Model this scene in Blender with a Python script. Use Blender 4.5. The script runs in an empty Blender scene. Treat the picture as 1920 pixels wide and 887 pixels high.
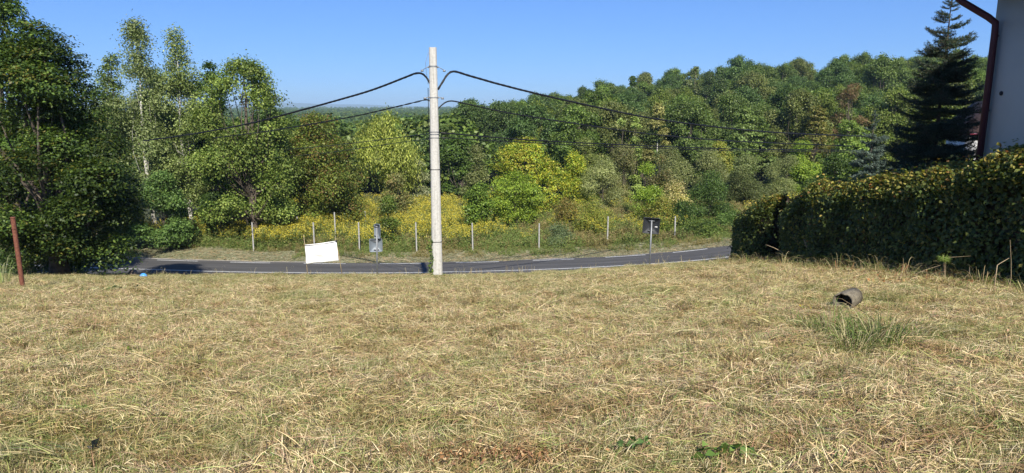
import bpy, math, random
import numpy as np
from mathutils import Vector, noise as mnoise

S = bpy.context.scene
C = S.collection
R = math.radians
rng = np.random.default_rng(7)
random.seed(7)

# ------------------------------------------------------------------ camera, sky, sun, exposure
PITCH = R(10.6)
cam = bpy.data.cameras.new('camera')
cam.sensor_width = 36.0
cam.lens = 1300 / 1920 * 36
cam.clip_end = 30000
cam.clip_start = 0.05
cam_o = bpy.data.objects.new('camera', cam)
C.objects.link(cam_o)
cam_o.location = (0, 0, 0)
cam_o.rotation_euler = (R(90) - PITCH, 0, 0)
S.camera = cam_o

SUN_EL, SUN_AZ = 40.0, 10.0        # azimuth: degrees right of straight behind the camera
w = bpy.data.worlds.new('World')
S.world = w
w.use_nodes = True
wn = w.node_tree
bg = wn.nodes['Background']
sky = wn.nodes.new('ShaderNodeTexSky')
sky.sky_type = 'NISHITA'
sky.sun_disc = False
sky.sun_elevation = R(SUN_EL)
sky.sun_rotation = R(180 - SUN_AZ)
sky.altitude = 300
sky.air_density = 1.0
sky.dust_density = 0.0
sky.ozone_density = 5.0
sgam = wn.nodes.new('ShaderNodeGamma'); sgam.inputs[1].default_value = 0.7
stint = wn.nodes.new('ShaderNodeMix'); stint.data_type = 'RGBA'; stint.blend_type = 'MULTIPLY'
stint.inputs[0].default_value = 1; stint.inputs[7].default_value = (0.88, 1.42, 2.5, 1)
wn.links.new(sky.outputs[0], sgam.inputs[0]); wn.links.new(sgam.outputs[0], stint.inputs[6])
wn.links.new(stint.outputs[2], bg.inputs[0])
bg.inputs[1].default_value = 0.057

sl = bpy.data.lights.new('sun', 'SUN')
sl.energy = 5.0
sl.angle = R(0.55)
sl.color = (1.0, 0.94, 0.82)
sun = bpy.data.objects.new('sun', sl)
C.objects.link(sun)
sd = Vector((math.sin(R(SUN_AZ)) * math.cos(R(SUN_EL)), -math.cos(R(SUN_AZ)) * math.cos(R(SUN_EL)), math.sin(R(SUN_EL))))
sun.rotation_euler = sd.to_track_quat('Z', 'Y').to_euler()
sun.location = sd * 60
S.view_settings.view_transform = 'Standard'
S.view_settings.look = 'None'
S.view_settings.exposure = 0.7
S.view_settings.gamma = 1.0
S.cycles.max_bounces = 5
S.cycles.diffuse_bounces = 3
S.cycles.transmission_bounces = 3
S.cycles.volume_bounces = 0
S.cycles.use_denoising = True

# ------------------------------------------------------------------ helpers
def sm(a, b, x):
    t = np.clip((x - a) / (b - a), 0, 1)
    return t * t * (3 - 2 * t)

def vnoise(x, y, s, seed=0):
    """smooth value noise, vectorised, about -1..1"""
    x = np.asarray(x, float) / s + 71.3 * seed; y = np.asarray(y, float) / s + 13.7 * seed
    xi = np.floor(x); yi = np.floor(y); fx = x - xi; fy = y - yi
    fx = fx * fx * (3 - 2 * fx); fy = fy * fy * (3 - 2 * fy)
    def h(a, b):
        v = np.sin(a * 127.1 + b * 311.7 + seed * 17.3) * 43758.5453
        return (v - np.floor(v)) * 2 - 1
    return (h(xi, yi) * (1 - fx) + h(xi + 1, yi) * fx) * (1 - fy) + (h(xi, yi + 1) * (1 - fx) + h(xi + 1, yi + 1) * fx) * fy

CP, SP = math.cos(PITCH), math.sin(PITCH)
def ray(px, py):
    u = (px - 960) / 1300; v = (py - 443.5) / 1300
    return u, CP - SP * v, -(SP + CP * v)
def at(px, py, Y):
    """the point at distance Y ahead of the camera that the photograph shows at px, py"""
    x, y, z = ray(px, py)
    return Vector((x / y * Y, Y, z / y * Y))

ROAD = [(-60, 45.5, -8.8), (-40, 39.7, -8.7), (-22.5, 36.7, -8.6), (-15, 35.75, -8.6), (-9.9, 35.5, -8.6), (-5.5, 35.5, -8.59), (0, 35.9, -8.56),
        (4.5, 36.4, -8.5), (9.5, 37.4, -8.42), (13, 38.6, -8.34), (18, 41.2, -8.2), (28, 47.5, -8.0), (45, 60, -7.7)]
RX = np.array([r[0] for r in ROAD], float); RY = np.array([r[1] for r in ROAD]); RZ = np.array([r[2] for r in ROAD])
def _smooth(xs, ys):
    gx = np.linspace(-60, 45, 421); gy = np.interp(gx, xs, ys)
    k = np.hanning(25); k /= k.sum()
    gp = np.pad(gy, 12, mode='reflect', reflect_type='odd')
    return gx, np.convolve(gp, k, 'valid')
GX, GY = _smooth(RX, RY)
_, GZ = _smooth(RX, RZ)
def road_y(X): return np.interp(X, GX, GY)
def road_z(X): return np.interp(X, GX, GZ)

def height(X, Y):
    X = np.asarray(X, float); Y = np.asarray(Y, float)
    az = X / (np.maximum(Y, 0) + 1.5)
    g = .023 * sm(-.06, .36, az)
    Yp = np.clip(Y, 0, 26.6)
    zf = -1.6 - .1225 * Yp - .00237 * Yp * Yp + Yp * g
    zf = zf - .1225 * np.clip(Y, -30, 0) - .13 * sm(10, 24, Y)
    zf = zf + .035 * vnoise(X, Y, 1.1, 1) + .018 * vnoise(X, Y, .45, 2) * (Y < 27)
    yc, zc = road_y(X), road_z(X)
    d = Y - yc
    edge_n = zc + .055 * 3.4
    t = np.clip((Y - 26.6) / np.maximum(yc - 3.4 - 26.6, .5), 0, 1)
    bank = zf * (1 - (t * .35 + .65 * t * t * (3 - 2 * t))) + edge_n * (t * .35 + .65 * t * t * (3 - 2 * t))
    road = zc - .055 * np.clip(d, -3.4, 3.4) - .035
    far = zc - .055 * 3.4 - .035 + .10 * sm(3.4, 4.6, d) - .18 * sm(5, 9, d)
    az2 = X / np.maximum(Y, 1)
    rise = np.interp(az2, [-.6, -.1, .05, .26, .42, .8], [-6, -4.5, 2.6, 7.3, 9.5, 11.5])
    far = far - 3.4 * sm(58, 84, Y) * (1 - .3 * sm(.1, .5, az2))
    far = far + rise * sm(92, 185, Y) - 2 * sm(205, 420, Y) - 2 * sm(420, 2600, Y)
    far = far + .12 * vnoise(X, Y, 3.0, 4)
    return np.where(Y < 26.6, zf, np.where(d < -3.4, bank, np.where(d < 3.4, road, far)))
def gz(X, Y): return float(height(X, Y))
def on_ground(px, py, y0=2.0, y1=34.0):
    """where the view ray of the photograph meets the field"""
    x, y, z = ray(px, py)
    Ys = np.linspace(y0, y1, 1500)
    below = (z / y * Ys) <= height(x / y * Ys, Ys)
    Y = Ys[np.argmax(below)] if below.any() else y1
    return Vector((x / y * Y, Y, gz(x / y * Y, Y)))

def new_mesh(name, V, F, mat=None, col=None, smooth=False):
    """V (n,3); F a list of equal-length index arrays or one array"""
    me = bpy.data.meshes.new(name)
    V = np.asarray(V, np.float32)
    Fs = [np.asarray(f, np.int32) for f in (F if isinstance(F, list) else [F]) if len(f)]
    me.vertices.add(len(V)); me.vertices.foreach_set('co', V.ravel())
    nl = sum(f.size for f in Fs); nf = sum(len(f) for f in Fs)
    me.loops.add(nl); me.loops.foreach_set('vertex_index', np.concatenate([f.ravel() for f in Fs]))
    me.polygons.add(nf)
    tot = np.concatenate([np.full(len(f), f.shape[1], np.int32) for f in Fs])
    st = np.concatenate([[0], np.cumsum(tot)[:-1]]).astype(np.int32)
    me.polygons.foreach_set('loop_start', st)
    me.polygons.foreach_set('loop_total', tot)
    if smooth: me.polygons.foreach_set('use_smooth', np.ones(nf, bool))
    if col is not None:
        a = me.attributes.new('col', 'FLOAT_COLOR', 'POINT')
        c4 = np.ones((len(V), 4), np.float32); c4[:, :3] = col
        a.data.foreach_set('color', c4.ravel())
    me.update(calc_edges=True)
    me.validate()
    if mat: me.materials.append(mat)
    return me

def link(name, me, parent=None, loc=None, rot=None, scale=None, **props):
    o = bpy.data.objects.new(name, me)
    C.objects.link(o)
    if parent is not None: o.parent = parent
    if loc is not None: o.location = loc
    if rot is not None: o.rotation_euler = rot
    if scale is not None: o.scale = scale if hasattr(scale, '__len__') else (scale,) * 3
    for k, v in props.items(): o[k] = v
    return o

def thing(name, label, cat, loc=(0, 0, 0), rz=0, group=None, me=None):
    o = link(name, me, None, loc, (0, 0, rz), label=label, category=cat)
    if group: o['group'] = group
    return o

class MB:
    """collects shapes into one mesh"""
    def __init__(s): s.V = []; s.Q = []; s.T = []; s.n = 0; s.C = []
    def add(s, V, Q=None, T=None, col=None):
        V = np.asarray(V, float).reshape(-1, 3)
        if Q is not None and len(Q): s.Q.append(np.asarray(Q).reshape(-1, 4) + s.n)
        if T is not None and len(T): s.T.append(np.asarray(T).reshape(-1, 3) + s.n)
        s.V.append(V); s.n += len(V)
        s.C.append(np.tile(np.asarray(col if col is not None else (1, 1, 1), float), (len(V), 1)) if col is None or np.ndim(col) == 1 else np.asarray(col))
    def box(s, c, d, rot=None, col=None):
        v = np.array([(x, y, z) for x in (-.5, .5) for y in (-.5, .5) for z in (-.5, .5)]) * np.array(d)
        if rot is not None: v = v @ np.array(rot.to_matrix()).T
        s.add(v + np.array(c), [(0, 1, 3, 2), (4, 6, 7, 5), (0, 4, 5, 1), (2, 3, 7, 6), (0, 2, 6, 4), (1, 5, 7, 3)], col=col)
    def tube(s, P, rad, n=6, cap=True, col=None, phase=0.0, sq=0.0):
        P = [Vector(p) for p in P]; m = len(P)
        rad = [rad] * m if not hasattr(rad, '__len__') else list(rad)
        rings = []
        up = Vector((0, 0, 1))
        t0 = (P[1] - P[0]).normalized()
        side = t0.cross(up)
        if side.length < 1e-3: side = Vector((1, 0, 0))
        side.normalize()
        for i in range(m):
            t = (P[min(i + 1, m - 1)] - P[max(i - 1, 0)]).normalized()
            side = (side - t * side.dot(t)); 
            if side.length < 1e-5: side = t.orthogonal()
            side.normalize()
            u = t.cross(side)
            for k in range(n):
                a = 2 * math.pi * k / n + phase
                rings.append(P[i] + (side * math.cos(a) + u * math.sin(a)) * rad[i])
        Q = [(i * n + k, i * n + (k + 1) % n, (i + 1) * n + (k + 1) % n, (i + 1) * n + k) for i in range(m - 1) for k in range(n)]
        T = []
        V = [tuple(v) for v in rings]
        if cap:
            V.append(tuple(P[0])); V.append(tuple(P[-1]))
            a, b = m * n, m * n + 1
            T += [(a, (k + 1) % n, k) for k in range(n)] + [(b, (m - 1) * n + k, (m - 1) * n + (k + 1) % n) for k in range(n)]
        s.add(V, Q, T, col)
    def mesh(s, name, mat, smooth=False, col=True):
        F = []
        if s.Q: F.append(np.concatenate(s.Q))
        if s.T: F.append(np.concatenate(s.T))
        return new_mesh(name, np.concatenate(s.V), F, mat, np.concatenate(s.C) if col else None, smooth)

# ------------------------------------------------------------------ materials
def mat(name, rough=.8, color=None):
    m = bpy.data.materials.new(name); m.use_nodes = True
    b = m.node_tree.nodes['Principled BSDF']
    b.inputs['Roughness'].default_value = rough
    b.inputs['Specular IOR Level'].default_value = .3
    if color: b.inputs['Base Color'].default_value = (*color, 1)
    return m, m.node_tree, b
def nn(nt, t, **kw):
    n = nt.nodes.new(t)
    for k, v in kw.items(): setattr(n, k, v)
    return n
def noise_tex(nt, scale, detail=4, rough=.6, vec=None, coords='Object'):
    tc = nn(nt, 'ShaderNodeTexCoord')
    n = nn(nt, 'ShaderNodeTexNoise'); n.inputs['Scale'].default_value = scale
    n.inputs['Detail'].default_value = detail; n.inputs['Roughness'].default_value = rough
    nt.links.new(vec if vec else tc.outputs[coords], n.inputs['Vector'])
    return n
def ramp(nt, fac, stops):
    r = nn(nt, 'ShaderNodeValToRGB')
    e = r.color_ramp.elements
    while len(e) < len(stops): e.new(.5)
    for i, (p, c) in enumerate(stops):
        e[i].position = p; e[i].color = (*c, 1)
    nt.links.new(fac, r.inputs['Fac'])
    return r.outputs['Color']
def bump(nt, b, h, strength=.5, dist=.02):
    bp = nn(nt, 'ShaderNodeBump'); bp.inputs['Strength'].default_value = strength; bp.inputs['Distance'].default_value = dist
    nt.links.new(h, bp.inputs['Height']); nt.links.new(bp.outputs[0], b.inputs['Normal'])

def noisy(name, scale, stops, rough=.85, bs=.4, bd=.02, detail=6, metallic=0):
    m, nt, b = mat(name, rough)
    n = noise_tex(nt, scale, detail)
    nt.links.new(ramp(nt, n.outputs['Fac'], stops), b.inputs['Base Color'])
    if bs: bump(nt, b, n.outputs['Fac'], bs, bd)
    b.inputs['Metallic'].default_value = metallic
    return m

def leaf_material(name, transl=.35, rough=.5, spec=.35, wash=None, wash_scale=.25):
    m, nt, b = mat(name, rough)
    b.inputs['Specular IOR Level'].default_value = spec
    a = nn(nt, 'ShaderNodeAttribute', attribute_name='col')
    colour = a.outputs['Color']
    if wash is not None:       # patches of another colour over the ground it lies on
        g = nn(nt, 'ShaderNodeNewGeometry')
        n = noise_tex(nt, wash_scale, 4, .65, vec=g.outputs['Position'])
        mr = nn(nt, 'ShaderNodeMapRange'); mr.inputs[1].default_value = .45; mr.inputs[2].default_value = .66
        nt.links.new(n.outputs['Fac'], mr.inputs[0])
        mx = nn(nt, 'ShaderNodeMix', data_type='RGBA', blend_type='MULTIPLY')
        mx.inputs[7].default_value = (*wash, 1)
        nt.links.new(mr.outputs[0], mx.inputs[0]); nt.links.new(colour, mx.inputs[6])
        n2 = noise_tex(nt, wash_scale * 3.1, 5, .7, vec=g.outputs['Position'])
        mr2 = nn(nt, 'ShaderNodeMapRange'); mr2.inputs[1].default_value = .47; mr2.inputs[2].default_value = .62
        nt.links.new(n2.outputs['Fac'], mr2.inputs[0])
        mx2 = nn(nt, 'ShaderNodeMix', data_type='RGBA', blend_type='MULTIPLY'); mx2.inputs[7].default_value = (.74, .64, .56, 1)
        nt.links.new(mr2.outputs[0], mx2.inputs[0]); nt.links.new(mx.outputs[2], mx2.inputs[6])
        colour = mx2.outputs[2]
    nt.links.new(colour, b.inputs['Base Color'])
    tr = nn(nt, 'ShaderNodeBsdfTranslucent')
    gm = nn(nt, 'ShaderNodeMix', data_type='RGBA', blend_type='MULTIPLY'); gm.inputs[0].default_value = 1
    gm.inputs[7].default_value = (1.15, 1.25, .5, 1)
    nt.links.new(colour, gm.inputs[6]); nt.links.new(gm.outputs[2], tr.inputs[0])
    ms = nn(nt, 'ShaderNodeMixShader'); ms.inputs[0].default_value = transl
    out = nt.nodes['Material Output']
    nt.links.new(b.outputs[0], ms.inputs[1]); nt.links.new(tr.outputs[0], ms.inputs[2]); nt.links.new(ms.outputs[0], out.inputs[0])
    return m

M_leaf = leaf_material('leaf')
M_leaf_gloss = leaf_material('glossy_leaf', .28, .55, .3)
M_needle = leaf_material('needle', .1, .5, .3)
M_straw = leaf_material('straw', .2, .55, .35, wash=(.88, .90, .76), wash_scale=.8)
M_hay = leaf_material('hay', .2, .6, .3)
M_weed = leaf_material('weed', .3, .6, .25)
M_bark = noisy('bark', 9, [(.3, (.045, .035, .026)), (.7, (.14, .115, .09))], .9, .7, .03)
M_birch = noisy('pale_bark', 5, [(.30, (.10, .09, .08)), (.42, (.45, .43, .39)), (.8, (.62, .60, .55))], .7, .3, .01)
M_concrete = noisy('concrete', 14, [(.25, (.35, .34, .315)), (.5, (.46, .45, .42)), (.8, (.54, .53, .50))], .85, .35, .004)
def _streaks():
    nt = M_concrete.node_tree; b = nt.nodes['Principled BSDF']
    src = b.inputs['Base Color'].links[0].from_socket
    tc = nn(nt, 'ShaderNodeTexCoord'); mp = nn(nt, 'ShaderNodeVectorMath', operation='MULTIPLY'); mp.inputs[1].default_value = (22, 22, .7)
    nt.links.new(tc.outputs['Object'], mp.inputs[0])
    n = noise_tex(nt, 1, 5, .7, mp.outputs[0])
    c = ramp(nt, n.outputs['Fac'], [(.32, (.62, .60, .56)), (.5, (1, 1, 1)), (.8, (1.0, .99, .97))])
    mx = nn(nt, 'ShaderNodeMix', data_type='RGBA', blend_type='MULTIPLY'); mx.inputs[0].default_value = .8
    nt.links.new(src, mx.inputs[6]); nt.links.new(c, mx.inputs[7]); nt.links.new(mx.outputs[2], b.inputs['Base Color'])
_streaks()
M_post = noisy('weathered_concrete', 12, [(.3, (.26, .255, .24)), (.7, (.42, .41, .39))], .85, .3, .004)
M_steel = noisy('galvanised_steel', 20, [(.3, (.20, .21, .22)), (.7, (.28, .29, .30))], .55, .1, .002, metallic=.6)
M_rust = noisy('rusty_steel', 30, [(.2, (.06, .024, .016)), (.5, (.15, .055, .034)), (.8, (.24, .10, .06))], .85, .4, .004)
M_cable = mat('black_cable', .45, (.012, .012, .014))[0]
M_grey_paint = noisy('grey_sign_back', 6, [(.3, (.15, .175, .205)), (.7, (.19, .22, .25))], .45, 0)
M_dark_paint = noisy('dark_sign_back', 6, [(.3, (.022, .024, .028)), (.7, (.034, .037, .042))], .6, 0)
M_white = mat('white_sheet', .6, (.74, .74, .73))[0]
M_sticker = mat('sticker', .5, (.78, .78, .76))[0]
M_wood = noisy('pale_stick', 20, [(.3, (.30, .22, .13)), (.7, (.48, .38, .24))], .8, .3, .003)
M_blue = mat('blue_plastic', .3, (.07, .30, .70))[0]
M_stone = noisy('brown_stone', 10, [(.3, (.14, .10, .075)), (.7, (.26, .20, .15))], .9, .6, .02)
M_pipe = noisy('old_pipe', 26, [(.28, (.05, .043, .033)), (.5, (.15, .13, .095)), (.8, (.27, .235, .18))], .95, .8, .01)
M_brownmetal = noisy('brown_metal', 4, [(.3, (.060, .014, .018)), (.7, (.080, .020, .025))], .5, 0)
M_tile = noisy('roof_tile', 3, [(.3, (.12, .035, .03)), (.7, (.20, .06, .045))], .7, .2, .01)
M_soffit = noisy('soffit_board', 8, [(.3, (.05, .028, .02)), (.7, (.085, .048, .035))], .7, .2, .005)

def wall_material():
    m, nt, b = mat('rough_render', .95)
    n = noise_tex(nt, 1.2, 5); n2 = noise_tex(nt, 90, 3)
    nt.links.new(ramp(nt, n.outputs['Fac'], [(.3, (.50, .46, .39)), (.7, (.56, .52, .44))]), b.inputs['Base Color'])
    bump(nt, b, n2.outputs['Fac'], .5, .008)
    return m
M_wall = wall_material()

def ground_material():
    m, nt, b = mat('dry_meadow_soil', .97)
    g = nn(nt, 'ShaderNodeNewGeometry')
    P = g.outputs['Position']
    n1 = noise_tex(nt, .5, 6, .65, P); n2 = noise_tex(nt, 14, 6, .7, P)
    mp = nn(nt, 'ShaderNodeVectorMath', operation='MULTIPLY'); mp.inputs[1].default_value = (10, 55, 20)
    nt.links.new(P, mp.inputs[0])
    n3 = noise_tex(nt, 1, 6, .75, mp.outputs[0])
    c1 = ramp(nt, n3.outputs['Fac'], [(.3, (.05, .035, .018)), (.5, (.17, .125, .06)), (.72, (.33, .26, .13))])
    c2 = ramp(nt, n2.outputs['Fac'], [(.3, (.04, .05, .015)), (.7, (.14, .15, .05))])
    mx = nn(nt, 'ShaderNodeMix', data_type='RGBA')
    mr = nn(nt, 'ShaderNodeMapRange'); mr.inputs[1].default_value = .48; mr.inputs[2].default_value = .62
    nt.links.new(n1.outputs['Fac'], mr.inputs[0]); nt.links.new(mr.outputs[0], mx.inputs[0])
    nt.links.new(c1, mx.inputs[6]); nt.links.new(c2, mx.inputs[7]); nt.links.new(mx.outputs[2], b.inputs['Base Color'])
    bump(nt, b, n3.outputs['Fac'], .8, .03)
    return m
M_ground = ground_material()

def forest_floor_material():
    return noisy('forest_floor', .8, [(.3, (.03, .035, .012)), (.7, (.075, .085, .03))], .97, .5, .1)

def asphalt_material():
    m, nt, b = mat('asphalt', .85)
    n = noise_tex(nt, 60, 5, .8)
    tc = nn(nt, 'ShaderNodeTexCoord')
    mp = nn(nt, 'ShaderNodeVectorMath', operation='MULTIPLY'); mp.inputs[1].default_value = (.05, .9, 0)
    uv = nn(nt, 'ShaderNodeAttribute', attribute_name='along')
    nt.links.new(uv.outputs['Vector'], mp.inputs[0])
    n2 = noise_tex(nt, 2.2, 5, .7, mp.outputs[0])
    c = ramp(nt, n2.outputs['Fac'], [(.3, (.060, .058, .057)), (.5, (.082, .079, .077)), (.7, (.120, .116, .112))])
    mx = nn(nt, 'ShaderNodeMix', data_type='RGBA', blend_type='MULTIPLY'); mx.inputs[0].default_value = .6
    nt.links.new(c, mx.inputs[6])
    nt.links.new(ramp(nt, n.outputs['Fac'], [(.3, (.6, .6, .6)), (.7, (1.15, 1.15, 1.15))]), mx.inputs[7])
    nt.links.new(mx.outputs[2], b.inputs['Base Color'])
    bump(nt, b, n.outputs['Fac'], .4, .005)
    return m
M_asphalt = asphalt_material()
def line_material():
    m, nt, b = mat('worn_road_paint', .7)
    n = noise_tex(nt, 9, 6, .8)
    nt.links.new(ramp(nt, n.outputs['Fac'], [(.36, (.20, .20, .20)), (.5, (.62, .62, .60)), (.8, (.75, .75, .73))]), b.inputs['Base Color'])
    return m
M_line = line_material()
M_gravel = noisy('verge_gravel', 6, [(.3, (.20, .18, .15)), (.7, (.40, .37, .32))], .95, .5, .01)

# ------------------------------------------------------------------ ground sheets
def sheet(name, xs, ys, mt, fn=height, dz=0.0):
    X, Y = np.meshgrid(xs, ys)
    Z = fn(X, Y) + dz
    V = np.stack([X, Y, Z], -1).reshape(-1, 3)
    nx, ny = len(xs), len(ys)
    i = (np.arange(ny - 1)[:, None] * nx + np.arange(nx - 1)[None, :]).ravel()
    Q = np.stack([i, i + 1, i + nx + 1, i + nx], 1)
    return new_mesh(name, V, Q, mt, smooth=True)
ysn = np.concatenate([np.arange(-30, 0, 1.0), np.arange(0, 27, .2), np.arange(27, 50, .35)])
link('field', sheet('field', np.concatenate([np.arange(-70, -26, 2.), np.arange(-26, 26, .25), np.arange(26, 71, 2.)]), ysn, M_ground), kind='structure')
M_floor = forest_floor_material()
ysf = np.concatenate([[49.6], np.arange(51, 240, 3.), np.geomspace(240, 12000, 40)])
xh = np.concatenate([-np.geomspace(240, 9000, 22)[::-1], np.arange(-228, 229, 6.), np.geomspace(240, 9000, 22)])
link('valley_ground', sheet('valley_ground', xh, ysf, M_floor, dz=-.02), kind='structure')

# road
def strip(name, d0, d1, mt, dz, x0=-58, x1=43, step=.5, parts=None):
    xs = np.arange(x0, x1 + 1e-6, step)
    yc = road_y(xs); dy = np.gradient(yc, xs); L = np.sqrt(1 + dy * dy)
    nx, ny = -dy / L, 1 / L
    ds = np.linspace(d0, d1, 2 if abs(d1 - d0) < 1 else 7)
    V, A = [], []
    s = np.concatenate([[0], np.cumsum(np.hypot(np.diff(xs), np.diff(yc)))])
    for d in ds:
        V.append(np.stack([xs + nx * d, yc + ny * d, road_z(xs) - .055 * d + dz], 1))
        A.append(np.stack([s, np.full_like(s, d), 0 * s], 1))
    V = np.concatenate(V); A = np.concatenate(A); n = len(xs)
    i = (np.arange(len(ds) - 1)[:, None] * n + np.arange(n - 1)[None, :]).ravel()
    me = new_mesh(name, V, np.stack([i, i + 1, i + n + 1, i + n], 1), mt, smooth=True)
    a = me.attributes.new('along', 'FLOAT_VECTOR', 'POINT'); a.data.foreach_set('vector', A.astype(np.float32).ravel())
    return me
road = link('road', strip('road', -3.35, 3.2, M_asphalt, 0.0), kind='structure')
link('centre_line', strip('centre_line', -.06, .07, M_line, .004), parent=road)
link('gravel_shoulder', strip('gravel_shoulder', 3.2, 3.62, M_gravel, -.012), parent=road)
x = -57.0
dash = None
while x < 42:
    link('edge_line', strip('edge_line', 2.84, 2.96, M_line, .004, x, x + 2.5, .5), parent=road)
    x += 4.5

# ------------------------------------------------------------------ leaves and crowns
def unit(a): return a / np.maximum(np.linalg.norm(a, axis=-1, keepdims=True), 1e-9)
def leaf_quads(Cn, N, L, W, cols, r, fold=.18, D=None):
    """one folded four-cornered leaf per centre"""
    n = len(Cn)
    if D is None: D = r.normal(size=(n, 3))
    N = unit(N); D = unit(D - N * (D * N).sum(1, keepdims=True)); B = np.cross(N, D)
    L = np.broadcast_to(np.asarray(L, float), (n,))[:, None]; W = np.broadcast_to(np.asarray(W, float), (n,))[:, None]
    a = Cn - D * L * .5; b = Cn + B * W * .5 + N * W * fold - D * L * .05; c = Cn + D * L * .5 - N * L * .12; d = Cn - B * W * .5 + N * W * fold - D * L * .05
    V = np.stack([a, b, c, d], 1).reshape(-1, 3)
    Q = np.arange(4 * n).reshape(n, 4)
    return V, Q, np.repeat(cols, 4, axis=0)

def pal(r, n, palette):
    w_ = np.array([p[1] for p in palette], float); w_ /= w_.sum()
    return np.array([p[0] for p in palette])[r.choice(len(palette), n, p=w_)]

def env(shape, t):
    t = np.clip(t, 0, 1)
    if shape == 'round': return np.sin(np.pi * np.clip(t * .93 + .05, 0, 1)) ** .55
    if shape == 'broad': return np.sin(np.pi * (t * .75 + .22)) ** .6
    if shape == 'dome': return np.sqrt(np.clip(1 - t ** 2.2, 0, 1)) * (.68 + .32 * np.minimum(t * 3, 1))
    if shape == 'column': return (np.sin(np.pi * (t * .9 + .08)) ** .6) * (1 - .45 * t)
    if shape == 'cone': return (1 - t) ** .75 * .95 + .05
    if shape == 'spire': return np.where(t < .25, .55 + 1.8 * t, np.clip(1 - (t - .25) / .75, 0, 1) ** 1.15 + .03)
    return np.ones_like(t)

def make_crown(seed, base, top, rad, shape, n_lobes, n_cl, per, leaf, palette, cl_size=.35, flat=.55, lob=(.28, .46),
               up=.5, gap=0., aspect=.62, jitter=.22, tip=None, tip_amt=0., sy=1., lean=(0, 0), droop=0., m=None, name='crown'):
    r = np.random.default_rng(seed)
    n_cl = int(n_cl * 1.3)
    H = top - base
    t = r.random(n_lobes) ** .9
    t[0] = .97
    e = env(shape, t) * rad
    th = r.random(n_lobes) * 2 * np.pi; rr = np.sqrt(r.random(n_lobes)) * .78
    lr = np.maximum(rad * r.uniform(*lob, n_lobes) * (.5 + .5 * env(shape, t)), .12 * rad)
    if shape == 'spire': lr = np.maximum(rad * r.uniform(*lob, n_lobes) * (.12 + .88 * env(shape, t) ** 1.1), .07 * rad)
    rho = np.maximum(e - lr * .8, 0) * rr / .78
    if shape == 'spire': rho = e * rr / .78 * 1.5 * (r.random(n_lobes) * .6 + .4)
    LC = np.stack([np.cos(th) * rho + lean[0] * t, np.sin(th) * rho * sy + lean[1] * t, base + lr * .6 + t * np.maximum(H - lr * 1.5, .1)], 1)
    # clump centres on lobe skins
    li = r.choice(n_lobes, n_cl, p=lr ** (2 if shape != 'spire' else 1.3) / (lr ** (2 if shape != 'spire' else 1.3)).sum())
    dv = unit(r.normal(size=(n_cl, 3)) + np.array([0, 0, .35]))
    dep = np.where(r.random(n_cl) < .22, r.uniform(.35, .7, n_cl), r.uniform(.72, 1.08, n_cl))
    cc = LC[li] + dv * (lr[li] * dep)[:, None] * np.array([1, 1, .82])
    d = np.linalg.norm(cc[:, None, :] - LC[None], axis=2) / lr[None]
    keep = (d < .58).sum(1) <= (dep < .7)
    if gap > 0: keep &= vnoise(cc[:, 0] * 1.0 + cc[:, 2], cc[:, 1] + cc[:, 2] * .7, rad * .28, seed % 50 + 3) > (-1 + gap * 2)
    keep &= cc[:, 2] > base - .25
    cc, dv, li2 = cc[keep], dv[keep], li[keep]
    n = len(cc)
    lobe_b = r.uniform(1 - jitter, 1 + jitter, n_lobes)
    cl_b = r.uniform(1 - jitter, 1 + jitter, n) * lobe_b[li2]
    ci = np.repeat(np.arange(n), per); N_ = n * per
    off = r.normal(size=(N_, 3)) * cl_size * np.array([1, 1, flat]) * .55
    hor = np.linalg.norm(off[:, :2], axis=1)
    off[:, 2] -= hor * (.25 + droop)
    P = cc[ci] + off
    nr = unit(dv[ci] * .8 + np.array([0, 0, up]) + r.normal(size=(N_, 3)) * .55)
    col = pal(r, N_, palette) * np.array([1.62, 1.54, 1.22]) * (cl_b[ci] * r.uniform(.8, 1.2, N_))[:, None]
    if tip is not None:
        k = (r.random(n) < tip_amt * (.35 + .65 * sm(base, top, cc[:, 2])))[ci] & (r.random(N_) < .75)
        col[k] = np.array(tip) * r.uniform(.75, 1.2, k.sum())[:, None]
    D = r.normal(size=(N_, 3)) + np.array([0, 0, -droop * 3.5])
    s = r.uniform(.65, 1.2, N_) * leaf
    V, Q, K = leaf_quads(P, nr, s, s * aspect, col, r, D=D)
    return new_mesh(name, V, Q, m or M_leaf, K), LC, lr, cc

def limb_path(a, b, r, sag=.12, n=5):
    a, b = np.array(a, float), np.array(b, float); Ld = np.linalg.norm(b - a)
    out = []
    w1 = r.normal(size=3) * Ld * .06
    for i in range(n + 1):
        t = i / n
        p = a + (b - a) * t + w1 * math.sin(math.pi * t); p[2] -= Ld * sag * math.sin(math.pi * t)
        out.append(Vector(p))
    return out

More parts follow.
